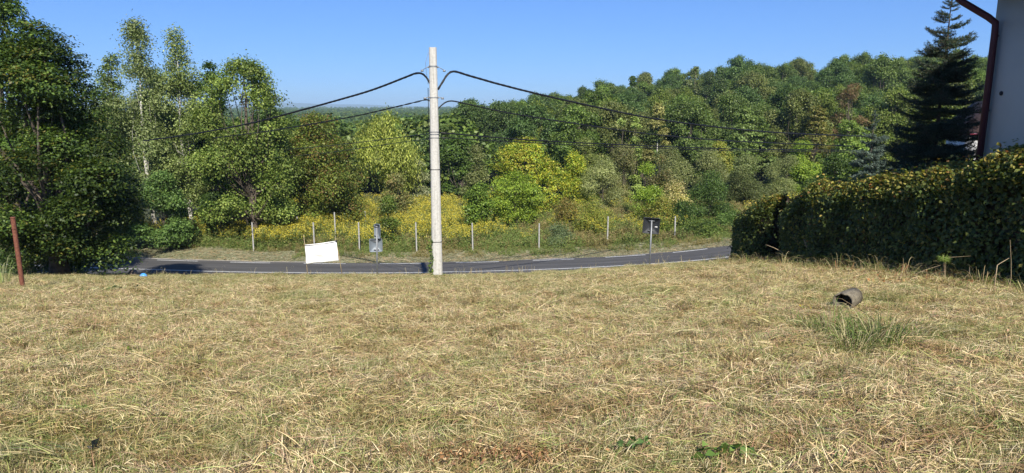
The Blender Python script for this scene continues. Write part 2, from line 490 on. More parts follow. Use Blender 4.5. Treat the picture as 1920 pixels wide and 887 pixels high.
def make_trunk(seed, H, r0, LC, lr, mt, crown_base, tips=None, ntw=0, name='trunk', start=.18, sides=8):
    r = np.random.default_rng(seed + 99)
    b = MB()
    nseg = 8
    wob = r.normal(size=2) * H * .012
    pts = [Vector((wob[0] * math.sin(i * 1.1), wob[1] * math.sin(i * .9 + 1) - 0, -.3 + (H * .9 + .3) * i / nseg)) for i in range(nseg + 1)]
    pts[0].x = pts[0].y = 0
    rad = [r0 * (1.25 if i == 0 else 1) * (1 - .88 * i / nseg) for i in range(nseg + 1)]
    b.tube(pts, rad, sides)
    for q_, (c, l) in enumerate(zip(LC, lr)):
        if mt == M_birch and q_ % 4: continue
        hz = max(crown_base * .7 + (c[2] - crown_base) * .35, H * start)
        hz = min(hz, H * .8)
        k = min(int((hz + .3) / (H * .9 + .3) * nseg), nseg - 1)
        a = pts[k].lerp(pts[k + 1], .5)
        rr = rad[k] * (.38 if mt != M_birch else .13)
        b.tube(limb_path(a, c, r), [rr * (1 - .85 * i / 5) for i in range(6)], 5, cap=False)
    if tips is not None and ntw:
        for c in tips[r.choice(len(tips), min(ntw, len(tips)), replace=False)]:
            j = np.argmin(((LC - c) ** 2).sum(1))
            b.tube(limb_path(LC[j], c, r, .05, 2), [r0 * .1, r0 * .06, r0 * .02], 3, cap=False)
    return b.mesh(name, mt, True)

G1 = [((.052, .092, .020), 4), ((.075, .12, .026), 2), ((.036, .066, .017), 3)]
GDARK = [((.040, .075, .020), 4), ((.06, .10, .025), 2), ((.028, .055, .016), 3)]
GOLIVE = [((.10, .13, .03), 4), ((.13, .145, .035), 2), ((.07, .10, .025), 2), ((.15, .12, .035), .6)]
GSILV = [((.15, .18, .095), 4), ((.20, .235, .14), 2), ((.10, .135, .06), 3)]
GYEL = [((.20, .24, .03), 4), ((.29, .28, .035), 2), ((.12, .19, .028), 3)]
GLIME = [((.14, .21, .03), 4), ((.19, .25, .04), 2), ((.09, .15, .025), 2)]
GGREY = [((.11, .135, .06), 4), ((.16, .175, .09), 2), ((.08, .10, .04), 2)]

def tree(name, label, cat, X, Y, base, top, rad, shape, seed, n_lobes=14, n_cl=700, per=26, leaf=.17, palette=G1, r0=.2, bark=None, zg=None, group=None, rz=None, **kw):
    z = gz(X, Y) if zg is None else zg
    r = np.random.default_rng(seed)
    root = thing(name, label, cat, (X, Y, z), rz if rz is not None else float(r.random() * 6.28), group)
    me, LC, lr, cc = make_crown(seed, base, top, rad, shape, n_lobes, n_cl, per, leaf, palette, **kw)
    link('foliage' if base < .8 else 'crown', me, root)
    link('trunk', make_trunk(seed, top, r0, LC, lr, bark or M_bark, base, cc, 40), root)
    return root

def px_tree(name, label, cat, px, Y, ytop, wpx, shape, seed, base=None, **kw):
    p = at(px, ytop, Y)
    z = gz(p.x, Y)
    H = p.z - z
    rad = wpx / 1300 * Y * 1.02 / 2
    return tree(name, label, cat, p.x, Y, (.18 * H if base is None else base), H, rad, shape, seed, zg=z, **kw)

def dup(root, loc, rz, scale, label=None, group=None):
    r = root.copy(); C.objects.link(r); r.location = loc; r.rotation_euler = (0, 0, rz); r.scale = scale
    if label: r['label'] = label
    if group: r['group'] = group
    for ch in list(root.children):
        c = ch.copy(); C.objects.link(c); c.parent = r
    return r

# ---- left group of trees
px_tree('hornbeam_tree', 'big dark hornbeam with layered boughs down to the ground, behind the rusty post', 'tree', 52, 24.2, 30, 392, 'dome', 11, base=.2,
        n_lobes=60, n_cl=4300, per=24, leaf=.115, palette=[((.038, .066, .016), 4), ((.066, .10, .02), 2), ((.02, .04, .011), 3)], r0=.32, cl_size=.46, flat=.18, lob=(.16, .28), up=1.2,
        tip=(.16, .15, .03), tip_amt=.13, sy=.9, jitter=.4, gap=.2)
px_tree('maple_tree', 'tall dark broadleaf tree rising in the top left corner behind the hornbeam', 'tree', -30, 31, -60, 240, 'dome', 12, n_lobes=26, n_cl=1300, per=22, leaf=.15, palette=G1, r0=.35, jitter=.3)
px_tree('aspen_tree', 'silvery aspen with white trunk and thin pointed top', 'tree', 250, 45, 36, 200, 'spire', 13, base=1.8, n_lobes=70, n_cl=1300, per=24, leaf=.125, palette=[((.12, .155, .07), 4), ((.165, .20, .105), 2), ((.08, .115, .045), 3)], r0=.17, bark=M_birch,
        cl_size=.55, flat=.8, lob=(.18, .32), gap=.15, jitter=.18, m=M_leaf_gloss, aspect=.8)
px_tree('aspen_tree', 'shorter pale green aspen with upright feathery top, right of the silvery one', 'tree', 325, 47, 56, 165, 'spire', 14, base=1.8, n_lobes=64, n_cl=1050, per=24, leaf=.125, palette=[((.12, .16, .06), 4), ((.17, .21, .085), 2), ((.08, .12, .035), 2)], r0=.17, bark=M_birch,
        cl_size=.5, flat=.9, lob=(.18, .32), gap=.15, jitter=.2, m=M_leaf_gloss, aspect=.8)
px_tree('walnut_tree', 'spreading broad crowned tree with large leaves and sky gaps, left of the cable crossing', 'tree', 452, 44, 103, 225, 'broad', 15, base=1.6, n_lobes=50, n_cl=1500, per=28, leaf=.145, palette=[((.10, .145, .035), 4), ((.15, .19, .055), 2.4), ((.055, .09, .02), 3)], r0=.26,
        cl_size=.5, flat=.7, lob=(.16, .28), gap=.32, jitter=.25, m=M_leaf_gloss, aspect=.75)
px_tree('acacia_tree', 'dark narrow tree standing among the aspens, sky showing beside its top', 'tree', 392, 49, 110, 60, 'column', 16, base=4, n_lobes=12, n_cl=240, per=22, leaf=.18, palette=GDARK, r0=.14, gap=.2, jitter=.3)
px_tree('ash_tree', 'mid green tree filling the gap between the hornbeam and the silvery aspen', 'tree', 205, 47, 96, 110, 'dome', 17, base=1., n_lobes=26, n_cl=620, per=22, leaf=.16, palette=[((.09, .135, .04), 4), ((.13, .17, .06), 2), ((.06, .095, .03), 2)], r0=.16, gap=.1)
px_tree('ash_tree', 'soft green tree filling the space between and behind the two aspens', 'tree', 290, 50, 118, 130, 'dome', 18, base=1., n_lobes=26, n_cl=680, per=22, leaf=.17, palette=[((.10, .145, .05), 4), ((.14, .18, .07), 2), ((.06, .095, .03), 2)], r0=.16, gap=.1)
px_tree('ash_tree', 'shaded green tree between the shorter aspen and the spreading large leaved tree', 'tree', 372, 51, 138, 110, 'dome', 19, base=1., n_lobes=24, n_cl=560, per=22, leaf=.17, palette=G1, r0=.16, gap=.15)
px_tree('ash_tree', 'green tree on the right flank of the spreading large leaved tree', 'tree', 505, 47, 172, 90, 'dome', 20, base=1., n_lobes=20, n_cl=420, per=22, leaf=.17, palette=[((.09, .135, .035), 4), ((.13, .17, .05), 2), ((.055, .09, .02), 3)], r0=.14, gap=.15)
SH = 'bushes at the foot of the left trees'
px_tree('elder_bush', 'deep green bush under the aspens beside the mown verge', 'bush', 300, 41.6, 318, 130, 'dome', 21, base=.1, n_lobes=16, n_cl=620, per=22, leaf=.14, palette=[((.07, .125, .04), 4), ((.10, .16, .05), 2), ((.04, .08, .022), 2)], r0=.07, group=SH, flat=.4)
px_tree('elder_bush', 'dark drooping bush between the hornbeam and the deep green bush', 'bush', 215, 42, 345, 120, 'dome', 22, base=.1, n_lobes=14, n_cl=520, per=22, leaf=.14, palette=G1, r0=.07, group=SH, flat=.4)
px_tree('yew_bush', 'dark fir-like bush with flat sprays right of the deep green bush', 'bush', 398, 43, 268, 74, 'cone', 23, base=.1, n_lobes=16, n_cl=520, per=24, leaf=.12, palette=GDARK, r0=.09, group=SH, flat=.25, jitter=.35, up=1.)
px_tree('hazel_bush', 'light green bush beneath the walnut beside the goldenrod', 'bush', 455, 45, 292, 92, 'dome', 24, base=.1, n_lobes=14, n_cl=460, per=22, leaf=.16, palette=[((.09, .15, .03), 4), ((.13, .19, .045), 2), ((.05, .09, .02), 2)], r0=.07, group=SH)
px_tree('walnut_tree', 'dark trunked tree hidden behind the walnut and the olive maple', 'tree', 500, 58, 190, 190, 'round', 25, n_lobes=14, n_cl=420, per=20, leaf=.24, palette=GDARK, r0=.25)
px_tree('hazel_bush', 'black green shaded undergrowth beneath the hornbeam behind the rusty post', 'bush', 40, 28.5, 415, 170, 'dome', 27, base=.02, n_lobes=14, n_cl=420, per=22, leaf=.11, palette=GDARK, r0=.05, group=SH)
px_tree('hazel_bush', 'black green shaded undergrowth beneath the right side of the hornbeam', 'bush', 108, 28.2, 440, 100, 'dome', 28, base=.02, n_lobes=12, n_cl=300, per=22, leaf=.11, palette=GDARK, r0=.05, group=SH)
# ---- centre
px_tree('field_maple_tree', 'large rounded olive green tree with rusty tinted top, left of the concrete pole', 'tree', 590, 50, 206, 236, 'dome', 31, base=.6, n_lobes=44, n_cl=1900, per=26, leaf=.15, palette=[((.10, .135, .028), 4), ((.14, .165, .035), 2), ((.06, .095, .02), 3)], r0=.3,
        tip=(.20, .135, .04), tip_amt=.32, cl_size=.5, flat=.55, lob=(.2, .34), jitter=.28, sy=.8)
px_tree('willow_tree', 'pale yellow green weeping tree behind the olive one', 'tree', 722, 62, 207, 150, 'round', 32, base=1.5, n_lobes=22, n_cl=760, per=22, leaf=.3, palette=[((.20, .24, .06), 4), ((.27, .30, .08), 2), ((.13, .17, .045), 2)], r0=.25, aspect=.28, droop=.8, flat=1.2, cl_size=.6, m=M_leaf)
px_tree('ash_tree', 'mid green tree behind the pole, left of the dark wood', 'tree', 800, 78, 236, 110, 'round', 33, n_lobes=18, n_cl=520, per=20, leaf=.28, palette=[((.065, .11, .035), 4), ((.09, .14, .045), 2), ((.045, .08, .025), 2)], r0=.22)
px_tree('ash_tree', 'bushy deep green tree just right of the pole', 'tree', 862, 74, 246, 108, 'round', 34, n_lobes=18, n_cl=560, per=20, leaf=.26, palette=G1, r0=.22, base=.5)
px_tree('thorn_bush', 'small dark green bush in front of the goldenrod beside the paired signs', 'bush', 727, 43.8, 366, 66, 'cone', 35, base=.1, n_lobes=12, n_cl=300, per=22, leaf=.12, palette=[((.06, .10, .022), 4), ((.10, .12, .03), 2)], r0=.05, gap=.1)
px_tree('wild_rose_bush', 'grey brown thin bush left of the pole above the goldenrod', 'bush', 745, 52, 318, 90, 'dome', 36, base=.1, n_lobes=10, n_cl=300, per=18, leaf=.14, palette=[((.15, .16, .07), 3), ((.18, .14, .07), 1.4), ((.09, .11, .04), 2)], r0=.05, gap=.15)
px_tree('silver_willow_bush', 'pale grey leaved bush peeping out behind the pole', 'bush', 786, 62, 300, 62, 'dome', 37, base=.1, n_lobes=9, n_cl=200, per=18, leaf=.2, palette=[((.22, .24, .17), 3), ((.16, .19, .12), 2)], r0=.05, aspect=.3, gap=.2)
px_tree('silver_willow_bush', 'grey green bush between the pole and the yellow tree', 'bush', 892, 60, 268, 66, 'dome', 38, base=.1, n_lobes=10, n_cl=300, per=18, leaf=.2, palette=GGREY, r0=.05, aspect=.35, gap=.15)
px_tree('yellow_ash_tree', 'bright yellow topped tree in the middle of the scrub right of the pole', 'tree', 985, 56, 252, 190, 'dome', 41, base=.4, n_lobes=34, n_cl=1300, per=24, leaf=.15, palette=GYEL, r0=.2, tip=(.34, .30, .04), tip_amt=.35, jitter=.22, sy=.8)
px_tree('maple_sapling', 'fresh green bushy tree in front of the yellow topped one', 'tree', 968, 50, 318, 118, 'round', 42, base=.5, n_lobes=24, n_cl=900, per=24, leaf=.125, palette=GLIME, r0=.11, jitter=.25, gap=.12)
px_tree('maple_sapling', 'small mid green sapling left of the fresh green tree, near the pole', 'tree', 898, 47, 342, 72, 'round', 43, base=.6, n_lobes=12, n_cl=360, per=22, leaf=.15, palette=[((.09, .15, .028), 4), ((.13, .19, .035), 2), ((.05, .09, .018), 2)], r0=.08, jitter=.25, gap=.1)
px_tree('silver_willow_bush', 'round blue green bush behind the fence posts right of the fresh green tree', 'bush', 1043, 43.2, 420, 68, 'dome', 44, base=.02, n_lobes=8, n_cl=260, per=22, leaf=.13, palette=[((.10, .14, .08), 4), ((.14, .18, .11), 2)], r0=.03, aspect=.3)
SB = 'bushes in the scrub between the road and the wooded hill'
scrub = [ # name label px Y ytop w shape palette leaf aspect
 ('dogwood_bush', 'yellow and green bush on the right flank of the yellow topped tree', 1078, 60, 285, 80, 'dome', GYEL, .2, .6),
 ('dogwood_bush', 'rusty brown tinted bush low down right of the fresh green tree', 1062, 49, 372, 66, 'dome', [((.17, .13, .05), 3), ((.12, .14, .04), 3), ((.20, .16, .04), 1)], .14, .6),
 ('silver_willow_bush', 'large pale grey green bush left of the lime one', 1132, 58, 296, 96, 'dome', [((.19, .22, .11), 4), ((.25, .27, .15), 2), ((.12, .15, .06), 2)], .2, .32),
 ('hazel_bush', 'lime green leafy bush with dark gaps between the grey bush and the cream vine', 1212, 52, 306, 80, 'dome', GLIME, .17, .6),
 ('willow_bush', 'yellowish green bush in front of the large grey green bush', 1115, 47, 368, 92, 'dome', [((.18, .20, .04), 4), ((.12, .16, .035), 3), ((.24, .2, .05), 1)], .15, .45),
 ('bramble_bush', 'pinkish brown bramble heap left of the dark square sign', 1175, 44.5, 425, 58, 'dome', [((.17, .14, .07), 4), ((.10, .12, .04), 3), ((.22, .19, .10), 1)], .12, .6),
 ('bramble_bush', 'low green bramble heap behind the dark square sign', 1232, 46, 412, 90, 'dome', [((.10, .14, .03), 4), ((.16, .17, .04), 2), ((.05, .08, .02), 2)], .14, .7),
 ('dogwood_bush', 'olive bush with autumn tint above the dark square sign', 1243, 49, 368, 90, 'dome', [((.15, .16, .035), 4), ((.10, .13, .03), 3), ((.2, .15, .05), 1)], .16, .6),
 ('hazel_bush', 'dark green bushy tree right of the cream vine', 1335, 51, 318, 110, 'dome', [((.055, .10, .028), 4), ((.08, .13, .035), 2), ((.035, .065, .018), 3)], .16, .6),
 ('blackthorn_bush', 'dark mounded bush under the cream vine', 1285, 48.5, 372, 80, 'dome', GDARK, .15, .6),
 ('bramble_bush', 'green bramble bank beside the road bend near the hedge', 1325, 46, 418, 110, 'dome', [((.08, .13, .03), 4), ((.12, .16, .04), 2), ((.05, .08, .02), 2)], .14, .7),
 ('ivy_bush', 'glossy mid green bush next to the road bend', 1375, 48, 392, 80, 'dome', [((.06, .11, .03), 4), ((.10, .15, .045), 2)], .14, .7),
 ('willow_bush', 'tall grey green thicket behind the hazel and the hedge end', 1400, 58, 286, 120, 'dome', [((.09, .12, .05), 4), ((.13, .15, .07), 2)], .2, .35),
 ('willow_bush', 'soft grey green thicket rising behind the long hedge', 1478, 60, 290, 110, 'dome', [((.11, .14, .06), 4), ((.15, .17, .085), 2)], .2, .35),
 ('silver_willow_bush', 'dusty olive thicket above the lime bush', 1255, 64, 272, 110, 'dome', GGREY, .22, .4),
 ('silver_willow_bush', 'brownish grey thicket left of the dusty olive one', 1170, 68, 268, 100, 'dome', [((.14, .15, .07), 4), ((.17, .15, .09), 1), ((.09, .11, .04), 2)], .22, .4),
 ('willow_bush', 'olive green thicket topped by the lower cables', 1098, 72, 256, 110, 'dome', [((.12, .15, .05), 4), ((.09, .12, .035), 3), ((.18, .2, .07), 1)], .24, .4),
 ('willow_bush', 'grey olive thicket above the dark green hazel', 1330, 66, 274, 120, 'dome', [((.12, .145, .065), 4), ((.16, .175, .09), 2)], .22, .4),
 ('vine_bush', 'cream flowered vine draped over the bushes in the middle of the scrub', 1268, 50.5, 334, 50, 'dome', [((.42, .38, .22), 3), ((.14, .17, .05), 2), ((.34, .29, .15), 1)], .13, .7),
 ('elder_bush', 'brown seeded bush between the two pale thickets', 1238, 60, 288, 60, 'dome', [((.14, .12, .06), 3), ((.09, .11, .04), 3)], .18, .6),
 ('hazel_bush', 'yellow leaved bush under the lower cables left of the spruce', 1352, 72, 262, 70, 'dome', [((.24, .24, .06), 3), ((.14, .18, .04), 3)], .24, .6),
 ('hazel_bush', 'bright green round bush above the hedge line left of the pine', 1505, 70, 258, 80, 'dome', GLIME, .24, .6),
 ('elder_bush', 'leafy bush behind the hedge next to the pine', 1568, 56, 286, 110, 'dome', G1, .2, .6),
]
for i, (nm, lb, px, Y, yt, wd, shp, pl, lf, asp) in enumerate(scrub):
    area = (wd / 1300 * Y) ** 2
    px_tree(nm, lb, 'bush', px, Y, yt, wd, shp, 60 + i, base=.05, n_lobes=12, n_cl=int(min(900, max(240, 34 * area))), per=24, leaf=lf * .72, palette=pl, r0=.05, aspect=asp, group=SB, jitter=.26, gap=.08 + .1 * (i % 3 == 0),
            cl_size=.4, flat=.7, sy=.85)

# ---- wooded hill
HP = [
 ('oak_tree', 'round', [((.075, .115, .035), 4), ((.11, .15, .05), 2), ((.045, .075, .022), 3)]),
 ('oak_tree', 'round', [((.055, .095, .032), 4), ((.08, .12, .04), 2), ((.035, .06, .02), 3)]),
 ('oak_tree', 'broad', [((.10, .125, .045), 4), ((.15, .165, .07), 2), ((.06, .08, .025), 3)]),
 ('hornbeam_tree', 'dome', [((.08, .13, .03), 4), ((.11, .16, .04), 2), ((.05, .085, .02), 3)]),
 ('hornbeam_tree', 'round', [((.10, .14, .03), 4), ((.13, .16, .045), 2), ((.06, .09, .022), 3)]),
 ('linden_tree', 'round', [((.065, .115, .04), 4), ((.09, .15, .055), 2), ((.04, .07, .025), 3)]),
 ('linden_tree', 'column', [((.05, .085, .03), 4), ((.075, .11, .04), 2), ((.03, .05, .018), 3)]),
]
GRP = 'broadleaf trees of the wood on the hill'
LAB = {0: 'green oak of the dense wood on the hill beyond the road', 1: 'deep green oak of the dense wood on the hill beyond the road', 2: 'dull olive oak of the dense wood on the hill beyond the road',
       3: 'fresh green hornbeam of the dense wood on the hill beyond the road', 4: 'yellowish green hornbeam of the dense wood on the hill beyond the road',
       5: 'cool green linden of the dense wood on the hill beyond the road', 6: 'dark narrow linden of the dense wood on the hill beyond the road'}
protos = []
hr = np.random.default_rng(5)
spots = []
for k, Y in enumerate([88, 97, 107, 118, 130, 143, 157, 172, 190]):
    x0, x1 = (-.09 if Y > 100 else -.02) * Y, .80 * Y
    n = int((x1 - x0) / (6.4 if Y < 150 else 7.2 if Y < 165 else 5.6))
    for j in range(n):
        X = x0 + (j + .5 + hr.uniform(-.33, .33)) * (x1 - x0) / n; Yj = Y + hr.uniform(-3.5, 3.5)
        if Y < 95 and .27 < X / Yj < .33: continue
        spots.append((X, Yj))
uses = [None] * len(HP)
def where(X, Y):
    row = 'front row of the hill wood' if Y < 102 else 'lower slope of the hill wood' if Y < 124 else 'middle slope of the hill wood' if Y < 150 else 'upper slope of the hill wood' if Y < 165 else 'skyline of the hill wood'
    q = 960 + X / Y * 1300
    for lim, w_ in ((890, 'just right of the pole'), (980, 'above the sapling'), (1080, 'above the yellow tree'), (1190, 'left of the birch'), (1290, 'right of the birch'), (1400, 'above the dark square sign'),
                    (1500, 'midway to the spruce'), (1640, 'near the brown tree'), (1760, 'behind the pine'), (1850, 'behind the spruce')):
        if q < lim: return f'{row}, {w_}'
    return f'{row}, behind the house'
for (X, Y) in spots:
    k = int(hr.integers(len(HP)))
    LB = LAB[k].split(' of the')[0] + ' on the ' + where(X, Y)
    s = hr.uniform(.9, 1.12)
    if hr.random() < .04: s *= 1.15
    loc = (X, Y, gz(X, Y) - .2)
    if uses[k] is None:
        nm, shp, pl = HP[k]
        uses[k] = tree(nm, LB, 'tree', X, Y, 2.4, 12.6, 5.0 if shp != 'column' else 3.6, shp, 300 + k, n_lobes=70, n_cl=1800, per=16, leaf=.23, palette=pl, r0=.3, group=GRP + ', alike', cl_size=.55, flat=.8, lob=(.11, .22), jitter=.2, aspect=.75, up=.35)
        uses[k]['group'] = LAB[k].replace(' of the', 's of the').split(' beyond')[0]
    else:
        dup(uses[k], loc, float(hr.random() * 6.28), (s, s, s * hr.uniform(.9, 1.1)), LB)
# trees of the hill that stand out
px_tree('dead_tree', 'brown bare twigged tree standing out on the wooded hill left of the spruce', 'tree', 1597, 84, 150, 84, 'round', 401, n_lobes=14, n_cl=300, per=16, leaf=.34, palette=[((.14, .095, .06), 3), ((.10, .075, .045), 2), ((.10, .11, .04), 1)], r0=.22, aspect=.18, gap=.2)
px_tree('larch_tree', 'olive brown layered tree left of the brown bare one', 'tree', 1535, 82, 192, 110, 'cone', 402, n_lobes=16, n_cl=440, per=18, leaf=.3, palette=[((.13, .12, .04), 3), ((.09, .11, .03), 2)], r0=.22, aspect=.4, flat=.3, up=1.1)
px_tree('birch_tree', 'thin yellowing birch with pale stem in front of the dark wood', 'tree', 1236, 84, 188, 62, 'column', 403, n_lobes=14, n_cl=300, per=16, leaf=.26, palette=[((.19, .19, .08), 3), ((.14, .15, .06), 2)], r0=.14, bark=M_birch, gap=.2)
px_tree('poplar_tree', 'left one of two small pale lime poplars on the hill', 'tree', 1166, 82, 218, 40, 'cone', 404, base=1, n_lobes=10, n_cl=180, per=18, leaf=.26, palette=[((.20, .26, .09), 3), ((.14, .20, .06), 2)], r0=.12)
px_tree('poplar_tree', 'right one of two small pale lime poplars on the hill', 'tree', 1192, 83, 214, 36, 'cone', 405, base=1, n_lobes=10, n_cl=180, per=18, leaf=.26, palette=[((.19, .25, .08), 3), ((.14, .20, .06), 2)], r0=.12)
px_tree('pine_tree', 'dark conical tree poking above the skyline of the wood', 'tree', 1186, 150, 142, 34, 'column', 406, n_lobes=10, n_cl=200, per=16, leaf=.4, palette=GDARK, r0=.2)
px_tree('ash_tree', 'airy tree head rising over the skyline near the middle of the wood', 'tree', 1304, 168, 123, 52, 'round', 407, n_lobes=10, n_cl=150, per=14, leaf=.42, palette=[((.09, .12, .05), 3), ((.12, .15, .07), 2)], r0=.2, gap=.25)
px_tree('acacia_tree', 'feathery light green tree on the slope above the dusty thickets', 'tree', 1400, 80, 198, 150, 'dome', 408, n_lobes=18, n_cl=560, per=18, leaf=.28, palette=[((.10, .15, .05), 4), ((.13, .18, .065), 2), ((.07, .10, .03), 2)], r0=.2, flat=.35, up=.9)
px_tree('acacia_tree', 'fresh green tree below the brown bare one, left of the pine', 'tree', 1590, 74, 222, 130, 'dome', 409, n_lobes=18, n_cl=520, per=18, leaf=.26, palette=[((.10, .16, .035), 4), ((.14, .19, .05), 2)], r0=.2)

# ------------------------------------------------------------------ instanced stuff
def stuff_instances(name, protos, P, rot, scl, idx, **props):
    col = bpy.data.collections.new(name + '_pieces')
    for i, me in enumerate(protos):
        o = bpy.data.objects.new(f'{name}_piece_{i:02d}', me); col.objects.link(o)
    me = bpy.data.meshes.new(name)
    n = len(P)
    me.vertices.add(n); me.vertices.foreach_set('co', np.asarray(P, np.float32).ravel())
    a = me.attributes.new('rot', 'FLOAT_VECTOR', 'POINT'); a.data.foreach_set('vector', np.asarray(rot, np.float32).ravel())
    a = me.attributes.new('scl', 'FLOAT', 'POINT'); a.data.foreach_set('value', np.asarray(scl, np.float32))
    a = me.attributes.new('idx', 'INT', 'POINT'); a.data.foreach_set('value', np.asarray(idx, np.int32))
    o = link(name, me, kind='stuff', **props)
    ng = bpy.data.node_groups.new(name + '_scatter', 'GeometryNodeTree')
    ng.interface.new_socket('Geometry', in_out='INPUT', socket_type='NodeSocketGeometry')
    ng.interface.new_socket('Geometry', in_out='OUTPUT', socket_type='NodeSocketGeometry')
    gi, go = ng.nodes.new('NodeGroupInput'), ng.nodes.new('NodeGroupOutput')
    iop = ng.nodes.new('GeometryNodeInstanceOnPoints'); ci = ng.nodes.new('GeometryNodeCollectionInfo')
    ci.inputs['Collection'].default_value = col; ci.inputs['Separate Children'].default_value = True; ci.inputs['Reset Children'].default_value = True
    def na(nm, t):
        q = ng.nodes.new('GeometryNodeInputNamedAttribute'); q.data_type = t; q.inputs['Name'].default_value = nm
        return next(s for s in q.outputs if s.enabled and s.name == 'Attribute')
    ng.links.new(gi.outputs[0], iop.inputs['Points']); ng.links.new(ci.outputs[0], iop.inputs['Instance'])
    iop.inputs['Pick Instance'].default_value = True
    ng.links.new(na('idx', 'INT'), iop.inputs['Instance Index'])
    ng.links.new(na('rot', 'FLOAT_VECTOR'), iop.inputs['Rotation']); ng.links.new(na('scl', 'FLOAT'), iop.inputs['Scale'])
    ng.links.new(iop.outputs[0], go.inputs[0])
    md = o.modifiers.new('scatter', 'NODES'); md.node_group = ng
    return o

def slope_rot(X, Y, yaw):
    e = .15
    sx = (height(X + e, Y) - height(X - e, Y)) / (2 * e); sy = (height(X, Y + e) - height(X, Y - e)) / (2 * e)
    # tilt in world axes, then yaw about own axis: euler XYZ applies x, y, z in order, so turn the slope into the yawed frame
    c, s = np.cos(yaw), np.sin(yaw)
    gx, gy = sx * c + sy * s, -sx * s + sy * c
    return np.stack([np.arctan(gy), -np.arctan(gx), yaw], 1)

def ribbons(P, D, L, W, lift, curve, cols, r, seg=3, upright=0.):
    """arched grass stalks. P start, D unit horizontal direction"""
    n = len(P); B = np.stack([-D[:, 1], D[:, 0], np.zeros(n)], 1)
    rows = []
    roll = r.normal(size=n) * .6
    Wv = B * np.cos(roll)[:, None] + np.array([0, 0, 1]) * np.sin(roll)[:, None]
    for i in range(seg + 1):
        t = i / seg
        h = (lift[0] * t + lift[1] * np.sin(np.pi * t))
        c = P + D * (L * t)[:, None] + B * (curve * t * t)[:, None]
        c = c + np.array([0, 0, 1]) * h[:, None]
        w_ = W * (1 - .75 * t ** 2)
        rows.append(np.stack([c - Wv * w_[:, None] * .5, c + Wv * w_[:, None] * .5], 1))
    V = np.stack(rows, 1).reshape(-1, 3)          # n, seg+1, 2
    base = (np.arange(n) * (seg + 1) * 2)[:, None] + (np.arange(seg) * 2)[None, :]
    Q = np.stack([base, base + 1, base + 3, base + 2], -1).reshape(-1, 4)
    return V, Q, np.repeat(cols, (seg + 1) * 2, axis=0)

STRAW = [((.66, .52, .28), 4), ((.88, .73, .47), 4), ((.47, .34, .19), 2.8), ((.42, .44, .15), 3.0), ((.19, .28, .08), 2.1), ((.07, .05, .035), 3.2), ((.54, .34, .23), 2)]
STRAWG = [((.54, .45, .25), 3), ((.68, .58, .36), 2.4), ((.32, .34, .13), 3), ((.20, .26, .08), 2.2), ((.15, .12, .05), 1), ((.36, .26, .12), 1)]
def straw_patch(seed, palette, n=560, rad=.42, lmax=.42, w0=.0034, mt=None, spread=.5, up=.05):
    r = np.random.default_rng(seed)
    ang = r.normal(size=n) * spread + np.pi * (r.random(n) < .5)
    D = np.stack([np.cos(ang), np.sin(ang), 0 * ang], 1)
    L = (r.uniform(.2, 1, n) ** 2.2 * .95 + .14) * lmax
    q = np.sqrt(r.random(n)) * rad; th = r.random(n) * 6.283
    P = np.stack([np.cos(th) * q, np.sin(th) * q, r.uniform(.0, up, n) * (1 - .5 * q / rad)], 1) - D * (L * .5)[:, None]
    lift = (r.normal(size=n) * .035, r.uniform(-.005, .02, n))
    cols = pal(r, n, palette) * r.uniform(.75, 1.2, n)[:, None]
    V, Q, K = ribbons(P, D, L, w0 * r.uniform(.6, 1.6, n), lift, r.normal(size=n) * L * .16, cols, r)
    # short upright stubble
    m_ = int(n * .6)
    q = np.sqrt(r.random(m_)) * rad; th = r.random(m_) * 6.283
    P = np.stack([np.cos(th) * q, np.sin(th) * q, np.full(m_, -.01)], 1)
    a = r.random(m_) * 6.283; D = np.stack([np.cos(a), np.sin(a), 0 * a], 1)
    L = r.uniform(.01, .05, m_)
    cols = pal(r, m_, palette) * r.uniform(.7, 1.15, m_)[:, None]
    V2, Q2, K2 = ribbons(P, D, L, w0 * r.uniform(.7, 1.5, m_), (r.uniform(.03, .085, m_), 0 * L), 0 * L, cols, r, seg=1)
    return new_mesh('straw', np.concatenate([V, V2]), np.concatenate([Q, Q2 + len(V)]), mt or M_straw, np.concatenate([K, K2]))

def tuft(seed, palette, n=60, h=.25, w0=.006, rad=.06, mt=None, lean=.5):
    r = np.random.default_rng(seed)
    a = r.random(n) * 6.283; D = np.stack([np.cos(a), np.sin(a), 0 * a], 1)
    q = np.sqrt(r.random(n)) * rad
    P = np.stack([np.cos(a) * q, np.sin(a) * q, np.full(n, -.02)], 1)
    H = h * r.uniform(.4, 1.1, n)
    cols = pal(r, n, palette) * r.uniform(.75, 1.2, n)[:, None]
    V, Q, K = ribbons(P, D, H * r.uniform(.1, 1., n) * lean * 1.6, w0 * r.uniform(.6, 1.4, n), (H * r.uniform(.4, 1, n), H * .35), r.normal(size=n) * h * .15, cols, r, seg=4)
    return new_mesh('tuft', V, Q, mt or M_weed, K)

